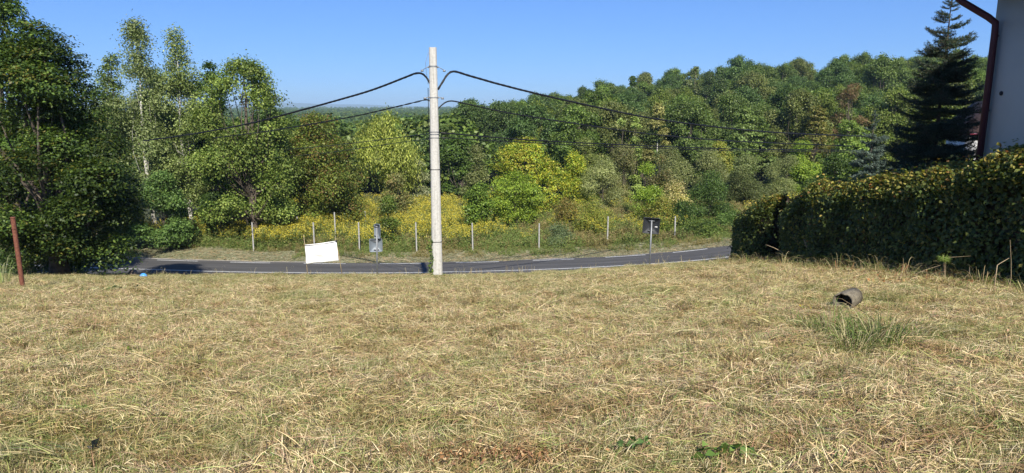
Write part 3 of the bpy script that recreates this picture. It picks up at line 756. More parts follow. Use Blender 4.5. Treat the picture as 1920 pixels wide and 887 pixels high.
sp = [straw_patch(500 + i, STRAW if i < 8 else STRAWG, n=820, rad=.36, lmax=.13 + .055 * (i % 3), spread=.55 + .3 * (i % 4), up=.07) for i in range(13)]
def scatter_rect(r, y0, y1, dens, kx=.80, pad=1.0):
    st = 1 / math.sqrt(dens); xm = kx * y1 + pad
    X, Y = np.meshgrid(np.arange(-xm, xm, st), np.arange(y0, y1, st))
    X, Y = X.ravel(), Y.ravel()
    X = X + r.uniform(-.6, .6, len(X)) * st; Y = Y + r.uniform(-.6, .6, len(Y)) * st
    k = (np.abs(X) < kx * Y + pad) & (Y < 27.6)
    return X[k], Y[k]
sr = np.random.default_rng(77)
XY = [scatter_rect(sr, 1.2, 9, 13), scatter_rect(sr, 9, 27.6, 7.0)]
X = np.concatenate([a[0] for a in XY]); Y = np.concatenate([a[1] for a in XY])
scl = np.where(Y < 9, sr.uniform(.75, 1.2, len(X)), sr.uniform(.85, 1.35, len(X)))
greenness = vnoise(X, Y, 2.2, 9) * .5 + vnoise(X, Y, .8, 8) * .4 + sm(13, 25, Y) * 1.1 + .25 * sm(.35, .7, X / Y)
gi_ = greenness + sr.normal(size=len(X)) * .35 > .5
idx = np.where(gi_, sr.integers(8, 13, len(X)), sr.integers(0, 8, len(X)))
yaw = .05 + sr.normal(size=len(X)) * .38 + vnoise(X, Y, .8, 5) * .5 + np.pi * (sr.random(len(X)) < .5)
keep = ~((X > 7.2) & (Y > 9))
keep = None
hm = height(X, Y) + np.maximum(0, vnoise(X, Y, .6, 6) * .03)
hm = hm + sr.normal(size=len(X)) * .012 + .03 * np.maximum(0, vnoise(X, Y, .22, 16))
stuff_instances('mown_straw', sp, np.stack([X, Y, hm], 1), slope_rot(X, Y, yaw) + sr.normal(size=(len(X), 3)) * [.11, .11, 0], scl, idx)

# tussocks of living grass and leafy weeds over the field
GRS = [((.17, .23, .05), 4), ((.25, .29, .08), 2), ((.36, .33, .15), 1.5), ((.10, .15, .03), 2)]
DRY = [((.50, .42, .23), 3), ((.36, .27, .14), 2), ((.60, .52, .32), 2)]
tf = [tuft(600 + i, GRS, 40, .10 + .02 * i) for i in range(4)] + [tuft(610 + i, DRY, 34, .10 + .03 * i) for i in range(3)]
def weed_mesh(seed, n=26, leaf=.05, palette=GLIME, rad=.12, h=.07, mt=None, aspect=.5):
    r = np.random.default_rng(seed)
    P = r.normal(size=(n, 3)) * [rad * .6, rad * .6, .3 * h] + [0, 0, h * .6]
    c = pal(r, n, palette) * r.uniform(.8, 1.2, n)[:, None]
    s = leaf * r.uniform(.6, 1.3, n)
    V, Q, K = leaf_quads(P, unit(r.normal(size=(n, 3)) * .5 + [0, 0, 1]), s, s * aspect, c, r)
    return new_mesh('weed', V, Q, mt or M_leaf, K)
tf += [weed_mesh(620 + i) for i in range(3)]
X, Y = scatter_rect(sr, 2.2, 12, 1.6)
X2, Y2 = scatter_rect(sr, 12, 27.4, 3.2)
X, Y = np.concatenate([X, X2]), np.concatenate([Y, Y2])
k = vnoise(X, Y, 1.3, 12) + sr.normal(size=len(X)) * .3 + .35 * sm(15, 26, Y) > .15
X, Y = X[k], Y[k]
stuff_instances('grass_tufts', tf, np.stack([X, Y, height(X, Y)], 1), slope_rot(X, Y, sr.random(len(X)) * 6.28), sr.uniform(.5, 1.2, len(X)), sr.integers(0, len(tf), len(X)))
# lip and bank of the field above the road, longer grass
X = sr.uniform(-24, 20, 5200); Y = sr.uniform(24.6, 31.5, 5200)
lipt = [tuft(640 + i, GRS + DRY, 46, .22, .011, .09) for i in range(4)]
stuff_instances('bank_grass', lipt, np.stack([X, Y, height(X, Y)], 1), slope_rot(X, Y, sr.random(len(X)) * 6.28), sr.uniform(.35, .85, len(X)) * (1 + .25 * vnoise(X, Y, 1.2, 41)), sr.integers(0, 4, len(X)))

# ragged unmown edge along the foot of the hedge, and dry stalks standing on the lip
ht = [tuft(660 + i, DRY + GRS[:2] + [((.40, .20, .10), 1.5)], 26, .30 + .08 * i, .008, .12, lean=1.0) for i in range(4)] + [weed_mesh(670 + i, 22, .07, [((.42, .22, .11), 2), ((.30, .14, .07), 2), ((.2, .24, .07), 1.4)], .18, .12, M_weed) for i in range(3)]
n = 420; t = sr.random(n)
X = 8.42 - .92 * t - sr.random(n) ** 1.5 * 1.0 + .1; Y = 8.2 + 14.5 * t
stuff_instances('hedge_foot_weeds', ht, np.stack([X, Y, height(X, Y) + .03], 1), slope_rot(X, Y, sr.random(n) * 6.28), sr.uniform(.35, 1.0, n), sr.integers(0, 7, n))
ls = [tuft(680 + i, DRY, 4, .75, .012, .05, lean=.25) for i in range(3)]
n = 130; X = sr.uniform(-20, 9, n); Y = sr.uniform(25.2, 27.5, n)
stuff_instances('lip_stalks', ls, np.stack([X, Y, height(X, Y)], 1), slope_rot(X, Y, sr.random(n) * 6.28), sr.uniform(.4, 1.0, n), sr.integers(0, 3, n))

# far verge: mown grey green hay
HAY = [((.27, .28, .17), 4), ((.17, .20, .09), 2), ((.40, .37, .25), 3), ((.42, .31, .18), 2.2)]
hp = [straw_patch(700 + i, HAY, n=260, rad=.55, lmax=.6, w0=.014, mt=M_hay, spread=1.0, up=.12) for i in range(5)]
n = 3600
X = sr.uniform(-27, 24, n); d = np.abs(sr.normal(size=n)) * .9 + 3.55
d = np.where(X < -11, 3.6 + sr.random(n) * (2.6 + np.clip(-11 - X, 0, 6) * .45), d)
Y = road_y(X) + d
stuff_instances('verge_hay', hp, np.stack([X, Y, height(X, Y)], 1), slope_rot(X, Y, sr.random(n) * 6.28), sr.uniform(.7, 1.2, n), sr.integers(0, 5, n))

# tall weeds and goldenrod behind the fence
def tall_weeds(seed, n_st=9, h=1.3, green=None, flower=None, rad=.5, leaf=.11):
    r = np.random.default_rng(seed); Vs, Qs, Ks = [], [], []; o = 0
    for i in range(n_st):
        x, y = r.normal(size=2) * rad * .55; hh = h * r.uniform(.65, 1.1); lx, ly = r.normal(size=2) * .13
        m_ = 34
        t = r.random(m_)
        P = np.stack([x + lx * t * hh, y + ly * t * hh, t * hh], 1) + r.normal(size=(m_, 3)) * .05
        c = pal(r, m_, green) * r.uniform(.75, 1.2, m_)[:, None]
        s = leaf * r.uniform(.7, 1.3, m_)
        V, Q, K = leaf_quads(P, unit(r.normal(size=(m_, 3)) * .8 + [0, 0, .7]), s, s * .3, c, r)
        Vs.append(V); Qs.append(Q + o); Ks.append(K); o += len(V)
        if flower is not None and r.random() < .75:
            m_ = 22
            P = np.array([x + lx * hh, y + ly * hh, hh]) + r.normal(size=(m_, 3)) * [.09, .09, .085]
            c = pal(r, m_, flower) * r.uniform(.8, 1.15, m_)[:, None]
            V, Q, K = leaf_quads(P, unit(r.normal(size=(m_, 3)) + [0, -.3, .6]), .075, .05, c, r)
            Vs.append(V); Qs.append(Q + o); Ks.append(K); o += len(V)
    return new_mesh('weeds', np.concatenate(Vs), np.concatenate(Qs), M_weed, np.concatenate(Ks))
WG = [((.19, .27, .07), 4), ((.25, .28, .08), 2), ((.13, .18, .05), 2), ((.32, .26, .11), .9)]
WB = [((.31, .25, .11), 4), ((.24, .24, .08), 3), ((.38, .30, .14), 1.5)]
FY = [((.60, .50, .05), 4), ((.48, .43, .08), 3), ((.33, .33, .11), 2)]
gp = [tall_weeds(720 + i, 9, 1.25, WG, FY) for i in range(5)]
gw = [tall_weeds(730 + i, 10, .8, WG) for i in range(4)] + [tall_weeds(735 + i, 10, .75, WB) for i in range(2)]
n = 6800
X = sr.uniform(-24, 26, n); dd = np.where(X < -13, 5.6, 4.1) + sr.random(n) ** 1.2 * 21
Y = road_y(X) + dd
px_ = 960 + X / (Y * CP) * 1300
gold = .8 * vnoise(X, Y, 2.4, 21) + .25 * (px_ < 700) + .5 * vnoise(X, Y, 1.2, 22) + .5 * sm(2.5, 5, dd - 4) - 1.4 * sm(860, 980, px_) - .5
k = gold + sr.normal(size=n) * .75 > .2
k &= dd > 6.3
stuff_instances('goldenrod', gp, np.stack([X[k], Y[k], height(X[k], Y[k])], 1), slope_rot(X[k], Y[k], sr.random(k.sum()) * 6.28), sr.uniform(.75, 1.15, k.sum()), sr.integers(0, 5, k.sum()))
k = ~k
k2 = k & (px_ > 300)
X, Y, dd = X[k2], Y[k2], dd[k2]
brown = vnoise(X, Y, 2.0, 31) + sr.normal(size=len(X)) * .4 > .02
stuff_instances('tall_weeds', gw, np.stack([X, Y, height(X, Y)], 1), slope_rot(X, Y, sr.random(len(X)) * 6.28), sr.uniform(.55, 1.0, len(X)) * (1 - .45 * (dd < 6)), np.where(brown, sr.integers(4, 6, len(X)), sr.integers(0, 4, len(X))))

# far woods of the valley floor, read as one mass
fm = []
for i in range(4):
    me, LC, lr, cc = make_crown(800 + i, 1.0, 11.5, 4.8, 'round', 14, 260, 9, .8, HP[[0, 3, 4, 5][i]][2], cl_size=.9, lob=(.24, .4), jitter=.3)
    fm.append(me)
n = 5200
Y = 205 + (sr.random(n) ** 2.0) * 2600; X = Y * sr.uniform(-.50, .12, n) 
n2 = 900
Y2 = sr.uniform(95, 215, n2); X2 = Y2 * sr.uniform(-.8, -.06, n2)
X, Y = np.concatenate([X, X2]), np.concatenate([Y, Y2]); n = len(X)
stuff_instances('far_wood', fm, np.stack([X, Y, height(X, Y)], 1), np.stack([0 * X, 0 * X, sr.random(n) * 6.28], 1), sr.uniform(.72, .98, n) * (1 + Y / 2600), sr.integers(0, 4, n))

# mountains
def ridge(name, Y, x0, x1, hfun, depth, mt):
    xs = np.linspace(x0, x1, 180); rows = 14
    V = []
    for j in range(rows):
        t = j / (rows - 1)
        V.append(np.stack([xs, np.full_like(xs, Y) + depth * t, -85 + (hfun(xs) + 85) * np.sin(np.pi * t * .5) ** 1.2 + 4 * vnoise(xs, xs * 0 + t * 900, 260, 3) * t * (1 - t) * 4], 1))
    for j in range(3): V.append(np.stack([xs, np.full_like(xs, Y) + depth * (1.3 + j * .4), -85 + (hfun(xs) + 85) * (.7 - .34 * j)], 1))
    n = len(xs); m_ = len(V)
    i = (np.arange(m_ - 1)[:, None] * n + np.arange(n - 1)[None, :]).ravel()
    return link(name, new_mesh(name, np.concatenate(V), np.stack([i, i + 1, i + n + 1, i + n], 1), mt, smooth=True), kind='structure')
M_hill = noisy('wooded_hills', .006, [(.3, (.035, .05, .02)), (.7, (.09, .10, .045))], .97, 0)
ridge('low_hills', 3200, -4200, 2600, lambda x: -20 + 5 * np.sin(x / 420) + 4 * vnoise(x, x * 0, 500, 2), 900, M_hill)
ridge('far_mountains', 7000, -9000, 5000, lambda x: 14 + 22 * np.exp(-((x + 2600) / 800) ** 2) - 14 * np.exp(-((x + 1350) / 330) ** 2) + 12 * vnoise(x, x * 0, 700, 7) + 5 * vnoise(x, x * 0, 220, 8), 1500, M_hill)

# ------------------------------------------------------------------ spruce and pine
def bough_mesh(seed, L, needle, palette, dens=1., up=.10):
    """one conifer bough of length L along +X with side twigs carrying needles"""
    r = np.random.default_rng(seed)
    b = MB(); pts = [Vector((L * t, 0, -.22 * L * math.sin(t * 2.4) * .7 + up * L * t * t)) for t in np.linspace(0, 1, 6)]
    b.tube(pts, [.018 * (1 - .8 * t) * (L / 1.5) + .003 for t in np.linspace(0, 1, 6)], 4, col=(.10, .07, .045))
    segs = []
    nt_ = int(11 * L + 3)
    for i in range(nt_):
        t = .12 + .86 * i / nt_
        base = pts[min(int(t * 5), 4)].lerp(pts[min(int(t * 5) + 1, 5)], (t * 5) % 1)
        for s in (-1, 1):
            l = L * .42 * (1 - t) ** .7 * r.uniform(.7, 1.1) + .08
            d = Vector((.75, s * .8, r.uniform(-.25, .05))).normalized()
            e = base + d * l; segs.append((base, e))
            b.tube([base, e], [.005, .002], 3, cap=False, col=(.10, .07, .045))
    segs += [(pts[i], pts[i + 1]) for i in range(1, 5)]
    P, D = [], []
    for a, e in segs:
        n = int((e - a).length * 70 * dens) + 3
        t = r.random(n)
        P.append(np.array(a) + np.outer(t, np.array(e - a)))
        ax = unit(np.array(e - a)[None])[0]
        D.append(unit(r.normal(size=(n, 3)) * .75 + ax * .7 + [0, 0, .15]))
    P, D = np.concatenate(P), np.concatenate(D); n = len(P)
    c = pal(r, n, palette) * r.uniform(.75, 1.25, n)[:, None]
    P = P + D * needle * .5
    V, Q, K = leaf_quads(P, r.normal(size=(n, 3)), needle, needle * .22, c, r, D=D)
    b.add(V, Q, col=K)
    return b.mesh('bough', M_needle)

def conifer(name, label, X, Y, H, rad, seed, palette, needle, levels, per, top_gap, zg=None):
    r = np.random.default_rng(seed); z = gz(X, Y)
    root = thing(name, label, 'tree', (X, Y, z), 0)
    b = MB(); b.tube([Vector((0, 0, -.2 + (H + .2) * t)) for t in np.linspace(0, 1, 9)], [.085 * (1 - t) ** .9 * H / 7 + .006 for t in np.linspace(0, 1, 9)], 7)
    link('trunk', b.mesh('trunk', M_bark, True), root)
    ms = [bough_mesh(seed + i, 1.0 * L, needle, palette) for i, L in enumerate((.5, .9, 1.3, 1.7))]
    Ls = [.5, .9, 1.3, 1.7]
    for k in range(levels):
        t = k / (levels - 1)
        h = .45 + (H - .6) * (t ** top_gap) + r.uniform(-.05, .05)
        ln = rad * (1 - t) ** .85 + .16
        for j in range(per if t < .8 else 4):
            l = ln * r.uniform(.72, 1.18)
            i = int(np.argmin([abs(l - q) for q in Ls]))
            a = 2 * math.pi * (j + r.uniform(-.2, .2)) / (per if t < .8 else 4) + k * 1.3
            s = l / Ls[i]
            tilt = -.12 + .62 * t ** 1.3 + r.uniform(-.14, .14)
            o = link('bough', ms[i], root, (0, 0, h + r.uniform(-.14, .14)), (0, -tilt, a), (s, s, s))
    # leader
    link('leader', ms[0], root, (0, 0, H - .35), (0, -math.pi / 2, 0), (.9, .35, .35))
    return root
p = at(1786, -14, 19.5)
conifer('spruce_tree', 'tall dark spruce with open spiky top standing behind the hedge beside the house', p.x, 19.5, p.z - gz(p.x, 19.5), 1.7, 901, [((.032, .055, .03), 4), ((.05, .08, .04), 2), ((.10, .10, .05), .5)], .062, 38, 9, .92)
p = at(1640, 214, 26)
conifer('pine_tree', 'bluish grey young pine left of the spruce', p.x, 26, p.z - gz(p.x, 26), 1.25, 911, [((.09, .13, .10), 4), ((.13, .17, .13), 2)], .09, 16, 6, .9)
p = at(1700, 262, 22)
conifer('spruce_tree', 'short dark spruce hidden low beside the tall one, above the hedge', p.x, 22, p.z - gz(p.x, 22), 1.1, 921, [((.03, .05, .028), 4), ((.045, .07, .035), 2)], .055, 12, 7, .9)

# ------------------------------------------------------------------ hedge
def hedge(name, label, A, B_, hw, hA, hB, n, leaf, seed, cat='hedge', group=None):
    """A, B_ ends of the axis on the ground, hw half width"""
    r = np.random.default_rng(seed)
    A, B_ = np.array(A, float), np.array(B_, float); L = np.linalg.norm(B_ - A); ax = (B_ - A) / L; sd_ = np.array([-ax[1], ax[0]])
    u = r.random(n) * (L + .6) - .3
    # section: flat sides, rounded shoulders
    th = r.random(n)
    s = np.where(th < .42, -1, np.where(th < .62, 1, 0.0))
    tt = r.random(n)
    lump = 1 + .16 * vnoise(u, tt * 3, .7, seed) + .06 * vnoise(u, tt * 5, .3, seed + 1)
    hh = (hA + (hB - hA) * np.clip(u / L, 0, 1)) * (1 - .16 * sm(L - 1.3, L + .3, u)) * (1 + .06 * vnoise(u, u * 0, .9, seed + 2) + .02 * vnoise(u, u * 0, .3, seed + 3))
    w_ = np.where(s != 0, s * hw * lump, (tt * 2 - 1) * hw)
    v = np.where(s != 0, tt * hh * .97, hh * (1 - .24 * np.abs(tt * 2 - 1) ** 3.2))
    w_ = np.where((s != 0) & (v > hh * .72), w_ * (1 - .55 * ((v / hh - .72) / .28) ** 2), w_)
    inw = np.abs(r.normal(size=n)) * .12
    inw = np.where(r.random(n) < .03, -r.random(n) * .16, inw)
    w_ = w_ - np.sign(w_) * np.where(s != 0, inw, 0)
    v = v - np.where(s == 0, inw, 0)
    endf = np.clip((u + .3) / .5, 0, 1) * np.clip((L + .3 - u) / .5, 0, 1)
    w_ = w_ * (.55 + .45 * endf)
    X = A[0] + ax[0] * u + sd_[0] * w_; Y = A[1] + ax[1] * u + sd_[1] * w_
    gx = A[0] + ax[0] * u; gy = A[1] + ax[1] * u
    Z = height(gx, gy) + v + .03
    N = np.stack([sd_[0] * s, sd_[1] * s, np.where(s == 0, 1.2, .35)], 1) + r.normal(size=(n, 3)) * .6
    green = [((.10, .135, .03), 4), ((.16, .185, .04), 2.4), ((.06, .09, .022), 3)]
    c = pal(r, n, green)
    aut = [((.34, .31, .07), 5), ((.42, .32, .08), 2.4), ((.34, .14, .05), .5), ((.22, .13, .04), .6)]
    k = r.random(n) < np.clip(.02 + .50 * sm(.66, 1.0, v / hh) + .2 * vnoise(u, v, .5, seed + 4), 0, .8)
    c[k] = pal(r, k.sum(), aut)
    c = c * r.uniform(.75, 1.2, n)[:, None]
    sz = leaf * r.uniform(.65, 1.25, n)
    zb = gz(*A)
    O = np.array([A[0], A[1], zb])
    V, Q, K = leaf_quads(np.stack([X, Y, Z], 1) - O, N, sz, sz * .68, c, r)
    root = thing(name, label, cat, tuple(O), 0, group)
    link('foliage', new_mesh('foliage', V, Q, M_leaf, K), root)
    # stems and inner twigs
    b = MB()
    for i in range(int(L * 9)):
        uu = r.random() * L; ww = r.uniform(-.6, .6) * hw
        x, y = A + ax * uu + sd_ * ww; h_ = (hA + (hB - hA) * uu / L) * r.uniform(.7, .96); z = gz(x, y)
        dx, dy = r.normal(size=2) * .12
        P = [Vector((x, y, z - .1)) - Vector(O), Vector((x + dx * .5, y + dy * .4, z + h_ * .5)) - Vector(O), Vector((x + dx * 1.6, y + dy * 1.4, z + h_)) - Vector(O)]
        b.tube(P, [.016, .011, .003], 4, cap=False)
    link('stems', b.mesh('stems', M_bark), root)
    # dense twiggy heart of the hedge: deep leaves
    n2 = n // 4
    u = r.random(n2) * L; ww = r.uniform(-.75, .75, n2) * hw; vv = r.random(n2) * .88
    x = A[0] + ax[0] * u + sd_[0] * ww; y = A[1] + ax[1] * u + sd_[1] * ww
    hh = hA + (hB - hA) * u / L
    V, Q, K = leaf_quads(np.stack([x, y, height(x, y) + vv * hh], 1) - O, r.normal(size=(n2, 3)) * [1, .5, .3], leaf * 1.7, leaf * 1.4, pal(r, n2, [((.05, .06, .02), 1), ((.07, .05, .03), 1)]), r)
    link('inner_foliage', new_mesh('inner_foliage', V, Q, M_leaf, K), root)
    return root
hedge('hedge', 'long clipped beech hedge with sunlit yellowing top running beside the house', (9.3, 7.5), (8.38, 19.7), .74, 2.44, 2.26, 130000, .08, 31)
hedge('hedge', 'separate lower hedge stump with golden leaves at the far end of the long hedge', (8.1, 21.0), (7.98, 23.2), .60, 2.1, 2.0, 22000, .08, 41)

# ------------------------------------------------------------------ house
HX, HY0, HY1 = 9.95, 2.2, 14.85        # left wall plane, near and far end
zb = gz(HX, 10) - .6
eave = 2.30
hs = thing('house', 'pale rendered house wall with brown gutter at the right edge behind the hedge', 'house', (HX, HY1, zb))
b = MB(); Hh = eave + .12 - zb
b.box((4.2, -(HY1 - HY0) / 2, Hh / 2), (8.4, HY1 - HY0, Hh)); link('wall', b.mesh('wall', M_wall), hs)
ze = eave - zb
b = MB()   # soffit under the overhang
b.box((-.29, -(HY1 - HY0) / 2 + .18, ze + .035), (.58, HY1 - HY0 + .36, .05)); 
link('soffit', b.mesh('soffit', M_soffit), hs)
b = MB(); b.box((-.60, -(HY1 - HY0) / 2 + .18, ze + .09), (.03, HY1 - HY0 + .36, .19)); b.box((-.30, .375, ze + .09), (.57, .03, .15))
link('fascia', b.mesh('fascia', M_soffit), hs)
def roof_mesh():
    b = MB()
    pitch = math.radians(32); W = 4.95; run = W; rise_ = math.tan(pitch) * run
    for side in (0, 1):
        for r_ in range(14):
            t0, t1 = r_ / 14, (r_ + 1.06) / 14
            x0, x1 = -.68 + run * t0, -.68 + run * t1
            z0, z1 = ze + .20 + rise_ * t0 + .03, ze + .20 + rise_ * t1
            if side: x0, x1 = 8.4 - x0 , 8.4 - x1
            y0, y1 = -(HY1 - HY0) - .25, .42
            b.add([(x0, y0, z0), (x0, y1, z0), (x1, y1, z1), (x1, y0, z1), (x0, y0, z0 - .05), (x0, y1, z0 - .05), (x1, y1, z1 - .05), (x1, y0, z1 - .05)],
                  [(0, 1, 2, 3), (7, 6, 5, 4), (0, 4, 5, 1), (1, 5, 6, 2), (2, 6, 7, 3), (3, 7, 4, 0)])
    return b.mesh('roof', M_tile)
link('roof', roof_mesh(), hs)
b = MB()   # half round gutter
n = 9; ys_ = [-(HY1 - HY0) - .2, .45]
prof = [(-.69 + .075 * math.cos(math.pi + math.pi * i / n), ze + .13 + .075 * math.sin(math.pi + math.pi * i / n)) for i in range(n + 1)]
prof += [(-.69 + .066 * math.cos(2 * math.pi - math.pi * i / n), ze + .13 + .066 * math.sin(2 * math.pi - math.pi * i / n)) for i in range(n + 1)]
V = [(x_, y_, z_) for y_ in ys_ for (x_, z_) in prof]; m_ = len(prof)
b.add(V, [(i, (i + 1) % m_, m_ + (i + 1) % m_, m_ + i) for i in range(m_)])
cap = [(-.69, .452, ze + .13)] + [(x_, .452, z_) for x_, z_ in prof[:n + 1]]
b.add(cap, T=[(0, i + 1, i + 2) for i in range(n)])
link('gutter', b.mesh('gutter', M_brownmetal, False), hs)
b = MB()
dp = [(-.69, .22, ze + .07), (-.69, .22, ze - .08), (-.60, .17, ze - .17), (-.20, -.08, ze - .50), (-.09, -.15, ze - .62), (-.085, -.16, ze - .80), (-.085, -.16, .3)]
b.tube(dp, .068, 12); link('downpipe', b.mesh('downpipe', M_brownmetal, True), hs)
for hz in (ze - .9, ze - 2.4, ze - 3.9):
    b = MB(); b.tube([(-.085, -.16, hz), (-.085, -.16, hz + .05)], .062, 12); b.box((-.03, -.16, hz + .025), (.06, .03, .03)); link('pipe_clip', b.mesh('pipe_clip', M_brownmetal), hs)
p = at(1887, 175, 13.2)
b = MB(); b.tube([(-.012, 0, 0), (.01, 0, 0)], .045, 14); link('vent_cap', b.mesh('vent_cap', mat('dark_hole', .8, (.02, .02, .022))[0]), hs, (-.004, at(1887, 175, 10.05 / ray(1887, 175)[0] * ray(1887, 175)[1]).y - HY1, at(1887, 175, 10.05 / ray(1887, 175)[0] * ray(1887, 175)[1]).z - zb))

# second house far behind the spruce
p = at(1872, 200, 60)
h2 = thing('house', 'distant white gabled house glimpsed between the spruce and the near house', 'house', (p.x, 60, gz(p.x, 60)))
H2 = p.z - gz(p.x, 60)
b = MB(); b.box((2.2, 3, H2 / 2 - .9), (5.2, 6, H2 - 1.8)); b.add([(-.4, -.003, H2 - 1.8), (4.8, -.003, H2 - 1.8), (2.2, -.003, H2 + .4), (-.4, 6, H2 - 1.8), (4.8, 6, H2 - 1.8), (2.2, 6, H2 + .4)], T=[(0, 1, 2), (5, 4, 3)])
link('wall', b.mesh('wall', mat('white_render', .9, (.62, .61, .58))[0]), h2)
b = MB()
for s in (-1, 1):
    a0 = (2.2 + s * 3.1, H2 - 2.15); a1 = (2.2, H2 + .5)
    b.add([(a0[0], -.5, a0[1]), (a1[0], -.5, a1[1]), (a1[0], 6.5, a1[1]), (a0[0], 6.5, a0[1]), (a0[0], -.5, a0[1] - .12), (a1[0], -.5, a1[1] - .12), (a1[0], 6.5, a1[1] - .12), (a0[0], 6.5, a0[1] - .12)],
          [(0, 1, 2, 3), (7, 6, 5, 4), (0, 4, 5, 1), (2, 6, 7, 3), (0, 3, 7, 4)])
link('roof', b.mesh('roof', M_soffit), h2)
p = at(1842, 248, 44)
b = MB(); b.box((0, 0, -.15), (1.6, 2.2, .08)); b.box((0, 0, -.9), (1.4, 2.0, 1.42)); 
h3 = thing('shed', 'low shed with a red flat roof behind the spruce', 'shed', tuple(p))
b1 = MB(); b1.box((0, 0, -.15), (1.7, 2.2, .1)); link('roof', b1.mesh('roof', mat('red_sheet', .5, (.36, .05, .06))[0]), h3)
zz = gz(p.x, 44) - p.z; b1 = MB(); b1.box((0, 0, (zz - .2) / 2), (1.5, 2.0, -zz - .2)); link('wall', b1.mesh('wall', mat('shed_wall', .9, (.5, .49, .46))[0]), h3)

# ------------------------------------------------------------------ concrete pole and cables
PY = 25.9
pb = at(820, 514, PY); pz = gz(pb.x, PY); pt = at(819, 89, PY)
PH = pt.z - pz
pole = thing('utility_pole', 'tall tapered pale concrete power pole at the edge of the road bank', 'pole', (pb.x, PY, pz), .12)
def ring_sq(w_, d_, ch):
    a, c = w_ / 2, d_ / 2
    return [(-a + ch, -c), (a - ch, -c), (a, -c + ch), (a, c - ch), (a - ch, c), (-a + ch, c), (-a, c - ch), (-a, -c + ch)]
V, Q = [], []
lev = np.linspace(-.4, PH, 15)
for zz in lev:
    t = max(zz, 0) / PH; w_ = .405 * (1 - t) + .275 * t
    V += [(x_ , y_, zz) for x_, y_ in ring_sq(w_, w_ * .88, w_ * .2)]
for i in range(len(lev) - 1):
    Q += [(i * 8 + k, i * 8 + (k + 1) % 8, (i + 1) * 8 + (k + 1) % 8, (i + 1) * 8 + k) for k in range(8)]
b = MB(); b.add(V, Q); n0 = (len(lev) - 1) * 8
b.add([V[n0 + k] for k in range(8)] + [(0, 0, PH + .01)], T=[(8, k, (k + 1) % 8) for k in range(8)])
link('shaft', b.mesh('shaft', M_concrete), pole)
def pole_band(z, hgt=.045, out=.012, mt=M_steel, dx=0):
    t = z / PH; w_ = .405 * (1 - t) + .275 * t + out * 2
    ra = ring_sq(w_, w_ * .88 , w_ * .2); b = MB()
    b.add([(x_, y_, z) for x_, y_ in ra] + [(x_, y_, z + hgt) for x_, y_ in ra], [(k, (k + 1) % 8, 8 + (k + 1) % 8, 8 + k) for k in range(8)])
    rb = ring_sq(w_ - out * 2, (w_ - out * 2) * .88, w_ * .19)
    b.add([(x_, y_, z + hgt) for x_, y_ in ra] + [(x_, y_, z + hgt) for x_, y_ in rb], [(k, (k + 1) % 8, 8 + (k + 1) % 8, 8 + k) for k in range(8)])
    link('steel_band', b.mesh('steel_band', mt), pole)
    return w_
zof = lambda py: at(820, py, PY).z - pz
for py, hg in ((126, .05), (184, .035), (248, .03), (252.5, .03), (259, .03), (318, .02), (453, .02)):
    pole_band(zof(py), hg, .012, M_steel if py < 300 else M_cable)
for py in (127, 184):
    for s in (-1, 1):
        z = zof(py) + .02; w_ = .17
        b = MB(); b.tube([(s * .14, 0, z), (s * .20, 0, z), (s * .42 if py < 150 else s * .34, 0, z - (.12 if py < 150 else .02))], .012, 5); b.box((s * .17, -.0, z), (.05, .10, .06)); b.box((s * (.40 if py < 150 else .32), 0, z - (.13 if py < 150 else .03)), (.10, .03, .07))
        link('tension_clamp', b.mesh('tension_clamp', M_steel), pole)
for (px, py, w_) in ((816, 250, .05), (806, 262, .07), (832, 261, .05)):
    b = MB(); b.box((at(px, py, PY).x - pb.x, -.02, zof(py)), (w_, .12, .06)); link('cable_clip', b.mesh('cable_clip', M_cable), pole)
# down lead on the left edge
b = MB(); b.tube([(-.20, .06, zof(y_)) for y_ in (165, 200, 250, 300, 335)], .014, 5); link('down_lead', b.mesh('down_lead', M_cable), pole)
b = MB(); b.tube([(-.16, .05, zof(98)), (-.27, .05, zof(118)), (-.25, .05, zof(135)), (-.19, .05, zof(158))], .007, 4); link('bonding_wire', b.mesh('bonding_wire', M_steel), pole)

